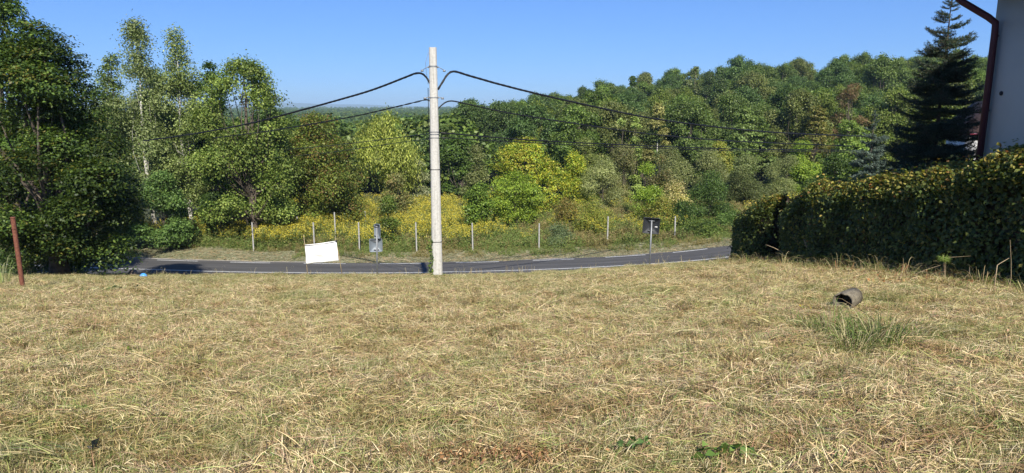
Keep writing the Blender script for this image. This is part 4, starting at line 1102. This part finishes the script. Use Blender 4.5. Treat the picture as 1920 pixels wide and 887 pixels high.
def catmull(P, n=7):
    out = []
    for i in range(len(P) - 1):
        p0, p1, p2, p3 = P[max(i - 1, 0)], P[i], P[i + 1], P[min(i + 2, len(P) - 1)]
        for k in range(n):
            t = k / n
            out.append(.5 * ((2 * p1) + (p2 - p0) * t + (2 * p0 - 5 * p1 + 4 * p2 - p3) * t * t + (3 * p1 - p0 - 3 * p2 + p3) * t ** 3))
    out.append(P[-1]); return out
def cable(label, pts, Y0, Y1, rad, twist=0, name='power_cable'):
    x0, x1 = pts[0][0], pts[-1][0]
    # straight in plan from the pole to the next one
    A0 = at(*pts[0], Y0); B0 = at(*pts[-1], Y1)
    P = []
    for px, py in pts:
        u = ray(px, py); k = u[0] / u[1]
        s = (A0.x - k * A0.y) / (k * (B0.y - A0.y) - (B0.x - A0.x)) if abs(k * (B0.y - A0.y) - (B0.x - A0.x)) > 1e-6 else 0
        Y = A0.y + s * (B0.y - A0.y)
        P.append(at(px, py, Y))
    C_ = catmull(P)
    o = thing(name, label, 'cable', tuple(C_[0]), 0, 'cables strung from the concrete pole')
    off = C_[0]
    if twist:
        # resample and wind the cores around each other
        D = [0]
        for i in range(1, len(C_)): D.append(D[-1] + (C_[i] - C_[i - 1]).length)
        tot = D[-1]; m_ = int(tot / .12); ss = np.linspace(0, tot, m_)
        arr = np.array([tuple(c - off) for c in C_]); xs = np.stack([np.interp(ss, D, arr[:, k]) for k in range(3)], 1)
        for j in range(twist):
            ph = 2 * math.pi * j / twist
            tg = np.gradient(xs, axis=0); tg = unit(tg); sd2 = unit(np.cross(tg, [0, 0, 1])); u2 = np.cross(sd2, tg)
            a = ss * 2 * math.pi / 1.1 + ph
            Pj = xs + (sd2 * np.cos(a)[:, None] + u2 * np.sin(a)[:, None]) * rad
            b = MB(); b.tube([Vector(q) for q in Pj], rad * .85, 4); link('core', b.mesh('core', M_cable, True), o)
    else:
        b = MB(); b.tube([c - off for c in C_], rad, 5); link('core', b.mesh('core', M_cable, True), o)
    return o
cable('thick twisted upper cable running left from the top of the concrete pole', [(807, 158), (800, 146), (791, 138), (778, 138), (760, 145), (700, 168), (640, 186), (560, 208), (480, 229), (400, 245), (330, 256), (270, 264)], 25.9, 38, .022, 4)
cable('thick twisted upper cable running right from the top of the concrete pole', [(821, 168), (831, 152), (840, 139), (852, 134), (880, 142), (940, 159), (1020, 179), (1100, 197), (1200, 218), (1300, 233), (1400, 244), (1500, 251), (1640, 256)], 25.9, 44, .023, 4)
cable('second cable down, sagging left from the concrete pole', [(811, 192), (806, 189), (800, 187), (790, 189), (740, 201), (660, 219), (560, 237), (480, 249), (400, 259)], 25.9, 38, .017, 2)
cable('second cable down, running right from the concrete pole across the wood', [(821, 204), (832, 194), (841, 190), (852, 190), (880, 196), (960, 213), (1100, 235), (1200, 249), (1300, 259), (1400, 266), (1600, 274)], 25.9, 44, .026)
cable('upper one of the two thin lower cables running right from the pole', [(826, 249), (1000, 263), (1200, 273), (1400, 280), (1610, 282)], 25.9, 44, .026)
cable('lower one of the two thin lower cables running right from the pole', [(826, 258), (1000, 268), (1200, 277), (1400, 283), (1610, 285)], 25.9, 44, .018)
cable('upper one of the two thin lower cables running left from the pole', [(811, 250), (760, 256), (690, 265), (600, 275), (500, 283)], 25.9, 40, .015)
cable('lower one of the two thin lower cables running left from the pole', [(811, 260), (760, 266), (690, 276), (600, 288), (500, 297)], 25.9, 40, .012)
# ivy climbing the foot of the pole
r = np.random.default_rng(3); n = 150
t = r.random(n); P = np.stack([-.20 + .02 * t + r.normal(size=n) * .035 + .03 * np.sin(t * 14), -.19 + r.normal(size=n) * .012 + 0 * t, t ** 1.1 * 1.55], 1)
k = r.random(n) < .45; P[k, 0] -= .06; P[k, 1] += .15 * r.random(k.sum())
V, Q, K = leaf_quads(P, unit(r.normal(size=(n, 3)) * .5 + [-.3, -1, .3]), r.uniform(.05, .10, n), .06, pal(r, n, GLIME + G1), r)
iv = thing('ivy', 'green ivy creeping up the left side of the pole foot', 'ivy', (pb.x, PY, pz))
link('leaves', new_mesh('leaves', V, Q, M_leaf, K), iv)
b = MB(); b.tube([(-.19, -.19, -.05), (-.205, -.19, .5), (-.175, -.185, 1.0), (-.185, -.18, 1.5)], [.01, .008, .006, .003], 4); link('vine_stem', b.mesh('vine_stem', M_bark), iv)

# ------------------------------------------------------------------ fence posts
FP = [(472, 417, 471, 41.6, 'leftmost concrete fence post, at the start of the goldenrod'), (556, 406, 450, 46, 'set back concrete fence post above the left end of the white banner'),
      (587, 417, 474, 41.3, 'concrete fence post rising just behind the left half of the white banner'), (627, 398, 462, 44.5, 'tall set back fence post above the right end of the white banner'),
      (672, 417, 470, 41.2, 'concrete fence post between the white banner and the paired signs'), (684, 396, 440, 50, 'fence post tip far back among goldenrod above the paired signs'),
      (780, 417, 476, 41.3, 'concrete fence post just left of the tall power pole'), (886, 418, 476, 41.5, 'concrete fence post just right of the tall power pole'),
      (1011, 419, 474, 41.8, 'concrete fence post in front of the fresh green tree, left of the blue green bush'), (1140, 406, 463, 43.2, 'concrete fence post between the blue green bush and the dark square sign'),
      (1267, 406, 470, 44.5, 'overgrown fence post showing only its tip right of the dark square sign')]
def post_mesh(h):
    b = MB(); w_ = .085
    lv = np.linspace(-.3, h, 7)
    V = [(x_, y_, z) for z in lv for x_, y_ in ring_sq(w_ * (1 - .12 * max(z, 0) / h), w_ * (1 - .12 * max(z, 0) / h), .018)]
    b.add(V, [(i * 8 + k, i * 8 + (k + 1) % 8, (i + 1) * 8 + (k + 1) % 8, (i + 1) * 8 + k) for i in range(6) for k in range(8)])
    b.add(V[-8:] + [(0, 0, h + .012)], T=[(8, k, (k + 1) % 8) for k in range(8)])
    return b.mesh('shaft', M_post)
def wire_mesh_ring(z):
    b = MB(); b.tube([(-.048, -.046, z), (.048, -.046, z), (.048, .046, z), (-.048, .046, z), (-.048, -.046, z)], .005, 4); return b.mesh('tie_wire', M_steel)
for px, yt, yb, Y, lb in FP:
    tp = at(px, yt, Y); z = gz(tp.x, Y)
    o = thing('fence_post', lb, 'post', (tp.x, Y, z), float(rng.uniform(-.3, .3)), 'concrete posts of the wire fence across the road')
    o.rotation_euler = (rng.uniform(-.02, .02), rng.uniform(-.015, .02), o.rotation_euler[2])
    h = tp.z - z
    link('shaft', post_mesh(h), o)
    for q in (.25, .55, .85): link('tie_wire', wire_mesh_ring(h * q), o)

# ------------------------------------------------------------------ signs (seen from behind)
def frame_plate(w_, h_, mt, rolled=True, name='sign_plate', r_=.05):
    b = MB(); n = 4; P = []
    for cx, cy, a0 in ((w_ / 2 - r_, h_ / 2 - r_, 0), (-w_ / 2 + r_, h_ / 2 - r_, 90), (-w_ / 2 + r_, -h_ / 2 + r_, 180), (w_ / 2 - r_, -h_ / 2 + r_, 270)):
        for i in range(n + 1):
            a = math.radians(a0 + 90 * i / n); P.append((cx + r_ * math.cos(a), cy + r_ * math.sin(a)))
    m_ = len(P)
    V = [(x_, 0, z_) for x_, z_ in P] + [(x_, .03, z_) for x_, z_ in P] + [(0, 0.012, 0), (0, .03, 0)] + [(x_ * .94, .012, z_ * .94) for x_, z_ in P] + [(x_ * .94, 0, z_ * .94) for x_, z_ in P]
    Q = [(k, (k + 1) % m_, m_ + (k + 1) % m_, m_ + k) for k in range(m_)]
    A, D_ = 2 * m_ + 2, 3 * m_ + 2
    Q += [(k, D_ + k, D_ + (k + 1) % m_, (k + 1) % m_) for k in range(m_)] + [(D_ + k, A + k, A + (k + 1) % m_, D_ + (k + 1) % m_) for k in range(m_)]
    T = [(2 * m_, A + (k + 1) % m_, A + k) for k in range(m_)] + [(2 * m_ + 1, m_ + k, m_ + (k + 1) % m_) for k in range(m_)]
    b.add(V, Q, T); return b.mesh(name, mt)
SY = 26.2
def sign_post(label, xb, yb, xt, yt, Y):
    bt = at(xb, yb, Y); tp = at(xt, yt, Y); z = gz(bt.x, Y)
    o = thing('road_sign', label, 'road sign', (bt.x, Y, z))
    b = MB(); b.tube([(0, 0, -.3), tuple(Vector((tp.x - bt.x, 0, tp.z - z)))], .032, 10); link('post', b.mesh('post', M_steel, True), o)
    return o, Vector((bt.x, Y, z))
o, O = sign_post('grey backs of two signs mounted one above the other on a thin post', 706.5, 513, 706.5, 427, SY)
for (px, py, w_, h_, rz, ry, dy) in ((706.5, 434, .29, .57, -.5, 0, -.0), (704, 461, .50, .52, .25, .0, .045)):
    c = at(px, py, SY) - O
    pl_ = link('sign_plate', frame_plate(w_, h_, M_grey_paint), o, (c.x, .04 + dy, c.z), (0, ry, rz))
    for s in ((-.32, .32) if h_ > .4 else (0,)):
        bb = MB(); bb.box((-c.x + 0, -.01, s * h_), (.2, .03, .03)); link('bracket', bb.mesh('bracket', M_steel), pl_)
o, O = sign_post('dark square sign back with a small white sticker on a leaning post', 1218, 490, 1222, 413, 26.3)
c = at(1221.5, 424, 26.3) - O
pl_ = link('sign_plate', frame_plate(.64, .64, M_dark_paint), o, (c.x, .05, c.z), (R(6), R(3), -.12))
bb = MB(); bb.box((0, -.01, .2), (.22, .03, .03)); link('bracket', bb.mesh('bracket', M_steel), pl_)
bb = MB(); bb.box((0, -.01, -.2), (.22, .03, .03)); link('bracket', bb.mesh('bracket', M_steel), pl_)
bb = MB(); bb.box((.19, .009, -.04), (.095, .003, .055)); link('sticker', bb.mesh('sticker', M_sticker), pl_)
bb = MB()
for q in range(3): bb.box((.19, .006, -.025 - q * .014), (.07, .002, .004))
link('print', bb.mesh('print', M_cable), pl_)

# ------------------------------------------------------------------ white banner between sticks
BY = 25.6
c0 = at(603, 500, BY); z = gz(c0.x, BY); O = Vector((c0.x, BY, z))
bn = thing('banner', 'blank white sheet stretched between two thin wooden sticks above the road', 'banner', tuple(O))
TL, TR, BR, BL = [at(*q, BY) - O for q in ((571.5, 459), (631, 451.5), (635, 489), (574, 495.5))]
nu, nv = 26, 16; V = []
for j in range(nv + 1):
    v = j / nv
    for i in range(nu + 1):
        u = i / nu
        p = (TL * (1 - u) + TR * u) * (1 - v) + (BL * (1 - u) + BR * u) * v
        sag = .05 * math.exp(-((u - .42) / .28) ** 2) * math.exp(-((v - .42 + .5 * (u - .42) ** 2) / .22) ** 2)
        fold = .018 * math.sin(u * 9 + v * 4) * v + .012 * math.sin(v * 13 - u * 5 + math.sin(u * 7))
        crease = .02 * math.exp(-((v - (.48 - 1.6 * (u - .42) ** 2)) / .03) ** 2) * (abs(u - .42) < .3)
        V.append((p.x, -sag + fold + crease, p.z - .012 * math.sin(math.pi * u) * (1 - v) + .01 * math.sin(math.pi * u) * v))
Q = [(j * (nu + 1) + i, j * (nu + 1) + i + 1, (j + 1) * (nu + 1) + i + 1, (j + 1) * (nu + 1) + i) for j in range(nv) for i in range(nu)]
b = MB(); b.add(V, Q); me = b.mesh('sheet', M_white, True); sh = link('sheet', me, bn); sm_ = sh.modifiers.new('solid', 'SOLIDIFY'); sm_.thickness = .003
for (a, c, rr) in (((569, 440), (576.5, 521), .014), ((628, 445), (641, 512), .016)):
    A_, B2 = at(*a, BY) - O, at(*c, BY) - O; B2.z -= .05
    mid = (A_ + B2) / 2 + Vector((.012, .01, 0))
    b = MB(); b.tube([A_ + Vector((0, .02, 0)), mid + Vector((0, .02, 0)), B2 + Vector((0, .02, 0))], [rr * .6, rr * .85, rr], 6); link('stick', b.mesh('stick', M_wood), bn)
b = MB(); b.tube([TL + Vector((0, -.02, -.02)), (TL + TR) / 2 + Vector((0, -.022, -.055)), TR + Vector((0, -.02, -.02))], .008, 5); link('cord', b.mesh('cord', M_cable), bn)
b = MB(); b.tube([TR + Vector((-.04, .0, -.0)), TR + Vector((.11, 0, .03))], .009, 5); b.tube([TR + Vector((0, -.02, -.03)), TR + Vector((0, -.02, .03))], .03, 6); link('knot', b.mesh('knot', M_cable), bn)

# ------------------------------------------------------------------ rusty post
tp_, bt_ = at(24, 408, 14.2), on_ground(44, 548)
rp = thing('rusty_post', 'leaning rusty steel post at the left edge of the field', 'post', tuple(bt_))
top_ = at(24, 408, bt_.y) - bt_
b = MB(); n = 14
b.tube([Vector((0, 0, 0)) - top_.normalized() * .15, top_ * .5, top_], .045, n, cap=False); link('tube', b.mesh('tube', M_rust, True), rp)
b = MB(); b.tube([top_ - top_.normalized() * .012, top_ + top_.normalized() * .012], .049, n); link('rim', b.mesh('rim', M_rust, True), rp)
b = MB(); b.tube([top_ * .86 + Vector((-.03, -.05, 0)), top_ * .86 + Vector((.05, -.05, -.01))], .006, 5); link('wire_hook', b.mesh('wire_hook', M_rust), rp)
dt = tuft(951, DRY, 70, .16, .008, .12)
link('grass_clump', dt, None, tuple(bt_ + Vector((.0, -.02, 0))), label='dry straw gathered round the foot of the rusty post', category='grass')
tg = tuft(952, [((.30, .36, .12), 3), ((.42, .42, .22), 2)], 46, .95, .014, .12, lean=.35)
link('grass_clump', tg, None, tuple(on_ground(6, 540)), label='tall green reed grass clump at the left edge beside the rusty post', category='grass')

# ------------------------------------------------------------------ broken concrete pipe with its tussock
g = on_ground(1588, 588)
pp = thing('concrete_pipe', 'short broken concrete pipe lying on its side with a black mouth', 'pipe', (g.x, g.y, g.z + .09), R(46))
def pipe_mesh():
    b = MB(); n = 22; L_ = .50; R0, R1 = .152, .130
    r = np.random.default_rng(4); ragged = [.008 * math.sin(k * 1.7) + r.uniform(-.006, .006) + (.035 if k in (4, 7) else 0) for k in range(n)]
    V = []
    for ring, (xx, rr) in enumerate(((0, R0), (L_ * .5, R0 * 1.02), (L_, R0 * .94), (L_, R1), (L_ * .5, R1), (0, R1))):
        for k in range(n):
            a = 2 * math.pi * k / n
            x_ = xx + (ragged[k] if xx == 0 else 0)
            wob = 1 + .05 * math.sin(3 * a + xx * 4) + r.uniform(-.012, .012)
            V.append((x_ - L_ / 2, math.cos(a) * rr * wob, math.sin(a) * rr * wob * .92 + .13))
    Q = [((i * n + k), (i * n + (k + 1) % n), (((i + 1) % 6) * n + (k + 1) % n), (((i + 1) % 6) * n + k)) for i in range(6) for k in range(n)]
    b.add(V, Q)
    # earth plug deep inside, so the bore is closed
    c = [( L_ * .30, math.cos(2 * math.pi * k / n) * R1 * 1.01, math.sin(2 * math.pi * k / n) * R1 * .93 + .13) for k in range(n)]
    b.add(c + [(L_ * .28, 0, .13)], T=[(n, (k + 1) % n, k) for k in range(n)])
    return b.mesh('shell', M_pipe)
link('shell', pipe_mesh(), pp, scale=.82)
r = np.random.default_rng(8)
def rock(name, label, loc, size, mt, seed, cat='stone'):
    r = np.random.default_rng(seed); b = MB()
    nl, nm = 7, 10; V = [(0, 0, -size[2])]
    for i in range(1, nl):
        for j in range(nm):
            a, e = 2 * math.pi * j / nm, math.pi * i / nl - math.pi / 2
            k = 1 + r.uniform(-.16, .14); V.append((size[0] * math.cos(a) * math.cos(e) * k, size[1] * math.sin(a) * math.cos(e) * k, size[2] * math.sin(e) * k))
    V.append((0, 0, size[2]))
    Q = [(1 + i * nm + j, 1 + i * nm + (j + 1) % nm, 1 + (i + 1) * nm + (j + 1) % nm, 1 + (i + 1) * nm + j) for i in range(nl - 2) for j in range(nm)]
    T = [(0, 1 + (j + 1) % nm, 1 + j) for j in range(nm)] + [(len(V) - 1, 1 + (nl - 2) * nm + j, 1 + (nl - 2) * nm + (j + 1) % nm) for j in range(nm)]
    b.add(V, Q, T); return thing(name, label, cat, tuple(loc), r.random() * 6, None, b.mesh(name, mt))
rock('stone', 'reddish stone propping up the broken pipe', g + Vector((.06, -.04, .0)), (.17, .13, .09), M_stone, 5)
g2 = on_ground(1606, 655)
tgreen = [((.13, .19, .045), 4), ((.21, .27, .07), 2.4), ((.45, .40, .22), 3), ((.06, .085, .03), 3), ((.26, .19, .11), 1.6)]
spots_t = [(1572, 622, .16, 30), (1598, 628, .2, 40), (1495, 622, .16, 30), (1525, 630, .24, 50), (1560, 640, .28, 60), (1600, 668, .30, 70), (1612, 650, .40, 70), (1655, 660, .38, 90), (1695, 650, .22, 40), (1730, 640, .16, 30), (1560, 618, .14, 30), (1640, 622, .16, 30), (1665, 632, .20, 30)]
V_, Q_, K_, o_ = [], [], [], 0
tus = thing('grass_tussock', 'spiky green grass tussock growing in front of the broken pipe', 'grass', tuple(g2))
for i, (px, py, h_, n_) in enumerate(spots_t):
    h_ *= [1.1, .8, 1.25, .9, 1.15][i % 5]; n_ = int(n_ * [1.8, 1.2, 2.0][i % 3]); q = on_ground(px, py) + Vector((0, 0, .03))
    link('grass_blades', tuft(960 + i, tgreen, n_ + 40, h_, .0065, .17, lean=.85), tus, tuple(q - g2))
q = on_ground(1512, 598)
fl = thing('goldenrod_sprig', 'single yellow flowering sprig left of the broken pipe', 'flower', tuple(q), me=None)
link('flowers', weed_mesh(980, 60, .03, [((.55, .42, .03), 3), ((.16, .2, .05), 1)], .12, .16, M_weed), fl)
b = MB(); b.tube([(0, 0, -.03), (.02, 0, .12)], .004, 4); link('stem', b.mesh('stem', M_wood), fl)

# ------------------------------------------------------------------ small things on the field
q = on_ground(250, 522); rock('stone', 'brown earthy stone on the road bank next to the blue bag', q + Vector((0, 0, .13)), (.28, .18, .20), M_stone, 15)
q = on_ground(268, 524)
rock('plastic_bag', 'crumpled bright blue plastic bag on the road bank', q + Vector((.02, 0, .09)), (.14, .10, .13), M_blue, 17, 'plastic bag')
q = on_ground(1016, 506)
sheaf = tuft(990, [((.42, .30, .16), 3), ((.52, .42, .24), 2)], 200, .34, .013, .26, lean=.8)
link('straw_heap', sheaf, None, tuple(q), label='small brown heap of dry straw on the edge above the road right of the pole', category='straw heap')
# brown wilted leaves
def leaf_heap(name, label, px, py, n, leaf, palette, rad, h, seed, cat='leaf litter', aspect=.55):
    q = on_ground(px, py); r = np.random.default_rng(seed)
    P = r.normal(size=(n, 3)) * [rad, rad * .45, h * .4] + [0, 0, h * .8 + .075]
    s = leaf * r.uniform(.5, 1.4, n)
    V, Q, K = leaf_quads(P, unit(r.normal(size=(n, 3)) * .8 + [0, -.2, .9]), s, s * aspect * r.uniform(.6, 1.2, n), pal(r, n, palette) * r.uniform(.7, 1.2, n)[:, None], r, fold=.3)
    o = thing(name, label, cat, tuple(q), 0, None, new_mesh(name, V, Q, M_hay, K)); o.rotation_euler = (-.14, 0, 0); return o
RUSTB = [((.36, .19, .085), 3), ((.20, .10, .05), 3), ((.50, .34, .18), 2)]
RUST = [((.38, .18, .07), 3), ((.26, .12, .05), 2), ((.48, .30, .14), 2)]
leaf_heap('fern_litter', 'rust orange wilted fern fronds at the bottom edge in the middle', 960, 873, 420, .024, RUSTB, .22, .03, 1)
leaf_heap('fern_litter', 'thin strip of orange fern bits at the bottom edge left of the larger heap', 860, 884, 150, .022, RUSTB, .14, .02, 2)
leaf_heap('fern_litter', 'brown curled leaves beside the hedge shadow below the right house', 1815, 612, 46, .05, RUST, .12, .03, 3)
leaf_heap('fern_litter', 'scattered rusty leaves at the foot of the hedge shadow', 1600, 497, 420, .06, RUST + [((.25, .25, .08), 2)], .9, .07, 4)
leaf_heap('fern_litter', 'heap of reddish brown vine leaves in front of the hedge on the right', 1805, 530, 260, .055, RUST, .3, .10, 5)
leaf_heap('fern_litter', 'orange brown vine debris below the hedge middle', 1700, 535, 160, .05, RUST, .35, .04, 6)
leaf_heap('wilted_leaves', 'patch of flat dull green wilted leaves left of the field near the road', 222, 553, 34, .16, [((.16, .2, .08), 2), ((.28, .28, .14), 1)], .34, .05, 7, 'leaf litter')
leaf_heap('leafy_weed', 'broad green leaf sprig at the bottom edge right of the centre', 1345, 880, 14, .07, [((.12, .22, .04), 3), ((.18, .28, .06), 2)], .07, .05, 8, 'weed', .7)
leaf_heap('leafy_weed', 'small green leaf pair at the bottom edge, right of the larger sprig', 1402, 884, 6, .055, [((.14, .24, .05), 1)], .04, .04, 9, 'weed', .7)
leaf_heap('leafy_weed', 'green wilting weed in the foreground right of the orange fern', 1190, 862, 16, .06, [((.10, .18, .05), 1)], .08, .03, 10, 'weed', .5)
leaf_heap('fallen_leaf', 'single pinkish dry leaf lying at the right edge of the field', 1890, 638, 2, .10, [((.48, .28, .20), 1)], .01, .02, 11, 'leaf', .7)
leaf_heap('fallen_leaf', 'dark grey curled leaf near the bottom left corner', 178, 868, 3, .09, [((.12, .12, .10), 1)], .02, .02, 12, 'leaf', .5)
# long loose stalks lying in swaths
r = np.random.default_rng(50)
X, Y = scatter_rect(r, 1.8, 20, 11)
n = len(X); a = .1 + r.normal(size=n) * .16 + vnoise(X, Y, 1.3, 5) * .5 + np.pi * (r.random(n) < .5)
D = np.stack([np.cos(a), np.sin(a), 0 * a], 1); L = r.uniform(.15, .5, n)
k = vnoise(X, Y, .7, 14) > .05
X, Y, D, L = X[k], Y[k], D[k], L[k]; n = len(X)
gc = vnoise(X, Y, 1.2, 15) + .3 * vnoise(X, Y, .3, 16) > -.15
cols = np.where(gc[:, None], pal(r, n, [((.22, .30, .08), 3), ((.36, .42, .15), 2), ((.12, .18, .05), 1.5)]), pal(r, n, [((.74, .64, .38), 3), ((.60, .50, .27), 2)])) * r.uniform(.8, 1.15, n)[:, None]
P0 = np.stack([X, Y, 0 * X], 1)
V, Q, K = ribbons(P0, D, L, .0036 * r.uniform(.6, 1.5, n) * (1 + Y / 14), (0 * X, r.uniform(0, .03, n)), r.normal(size=n) * .05, cols, r, seg=5)
V[:, 2] += height(V[:, 0], V[:, 1]) + .05 + np.repeat(r.uniform(-.01, .03, n), 12)
link('loose_stalks', new_mesh('loose_stalks', V, Q, M_hay, K), kind='stuff')

# upright dry stems and saplings in front of the hedge
def stem(label, pts, Y, rad, mt, leaves=0, lp=None, name='dry_stem', cat='stem', leaf=.06, seed=1):
    P = [at(px, py, Y) for px, py in pts]; g_ = P[0].copy(); g_.z = min(gz(P[0].x, Y), P[0].z)
    o = thing(name, label, cat, tuple(g_))
    C2 = [Vector((0, 0, -.05))] + [p_ - g_ for p_ in P]
    b = MB(); m_ = len(C2); b.tube(C2, [rad * (1 - .7 * i / (m_ - 1)) for i in range(m_)], 5); link('stalk', b.mesh('stalk', mt), o)
    if leaves:
        r = np.random.default_rng(seed); arr = np.array([tuple(c) for c in C2[1:]]); t = r.uniform(.25, 1, leaves) * (len(arr) - 1)
        i = np.minimum(t.astype(int), len(arr) - 2); PP = arr[i] + (arr[i + 1] - arr[i]) * (t - i)[:, None] + r.normal(size=(leaves, 3)) * .035
        V, Q, K = leaf_quads(PP, unit(r.normal(size=(leaves, 3)) + [0, -.6, .6]), leaf * r.uniform(.6, 1.2, leaves), leaf * .5, pal(r, leaves, lp), r)
        link('leaves', new_mesh('leaves', V, Q, M_leaf, K), o)
    return o
stem('pale broken dead stem leaning left in front of the hedge', [(1530, 492), (1520, 474), (1512, 462), (1507, 449)], 18, .03, M_wood, 10, DRY, seed=2)
stem('thin arching dry stem near the left end of the hedge', [(1478, 484), (1462, 470), (1450, 464), (1436, 459)], 19, .012, M_wood)
stem('short curled dry stem between the dead stem and the reddish sapling', [(1562, 492), (1556, 478), (1552, 466), (1548, 462)], 17.5, .012, M_wood, 26, DRY + RUST, seed=3)
stem('reddish leaved sapling arching against the dark hedge', [(1606, 490), (1604, 478), (1594, 466), (1584, 459)], 17.2, .010, M_bark, 40, RUST + [((.5, .3, .18), 2)], 'sapling', 'sapling', .08, 4)
stem('green leaved seedling beside the reddish sapling', [(1582, 492), (1582, 480), (1580, 474)], 17.3, .008, M_bark, 26, GLIME, 'sapling', 'sapling', .07, 5)
stem('slanting straw stalk right of the reddish sapling', [(1612, 490), (1622, 482), (1632, 474)], 16.5, .008, M_wood)
H8 = 11.6
o = stem('upright horsetail like weed with feathery green head before the hedge', [(1771, 548), (1771, 520), (1770, 490), (1769, 478)], H8, .006, M_weed if False else M_wood, 0, None, 'tall_weed', 'weed')
r = np.random.default_rng(9); n = 130
top_ = at(1769, 486, H8) - o.location
a = r.random(n) * 6.28; D = np.stack([np.cos(a), np.sin(a), r.uniform(-.5, .8, n)], 1)
V, Q, K = leaf_quads(np.array(top_) + unit(D) * .07, r.normal(size=(n, 3)), .14, .006, pal(r, n, [((.22, .30, .07), 1)]), r, D=D, fold=0)
link('head', new_mesh('head', V, Q, M_weed, K), o)
stem('long bent grass stalk to the left of the feathery weed', [(1718, 528), (1718, 513), (1738, 505), (1764, 497)], H8, .006, M_wood)
stem('nearly level grass stalk to the right of the feathery weed', [(1772, 548), (1773, 500), (1774, 483), (1820, 480)], H8 + .05, .005, M_wood)
stem('short bright grass blade left of the long bent stalk', [(1686, 530), (1690, 515), (1696, 498)], H8, .008, M_wood)
stem('tall thin grass stalk near the right edge before the hedge', [(1896, 520), (1896, 490), (1894, 450)], 10.2, .005, M_wood)
stem('slanting pale blade near the right edge before the hedge', [(1870, 497), (1880, 491), (1892, 484)], 10.2, .009, M_wood)
stem('grass blade fan rising left of the right edge', [(1790, 548), (1800, 530), (1818, 512), (1818, 500)], H8, .006, M_wood)

# ------------------------------------------------------------------ haze
b = MB(); hz_m = bpy.data.materials.new('haze'); hz_m.use_nodes = True; nt = hz_m.node_tree
nt.nodes.remove(nt.nodes['Principled BSDF'])
pv = nn(nt, 'ShaderNodeVolumePrincipled'); pv.inputs['Density'].default_value = .00016; pv.inputs['Color'].default_value = (.55, .78, 1.0, 1); pv.inputs['Anisotropy'].default_value = 0.0
nt.links.new(pv.outputs[0], nt.nodes['Material Output'].inputs['Volume'])
hb = MB(); hb.box((0, 5900, 1), (24000, 12400, 188)); hz = hb.mesh('haze', hz_m, col=False)
link('haze', hz, kind='stuff')
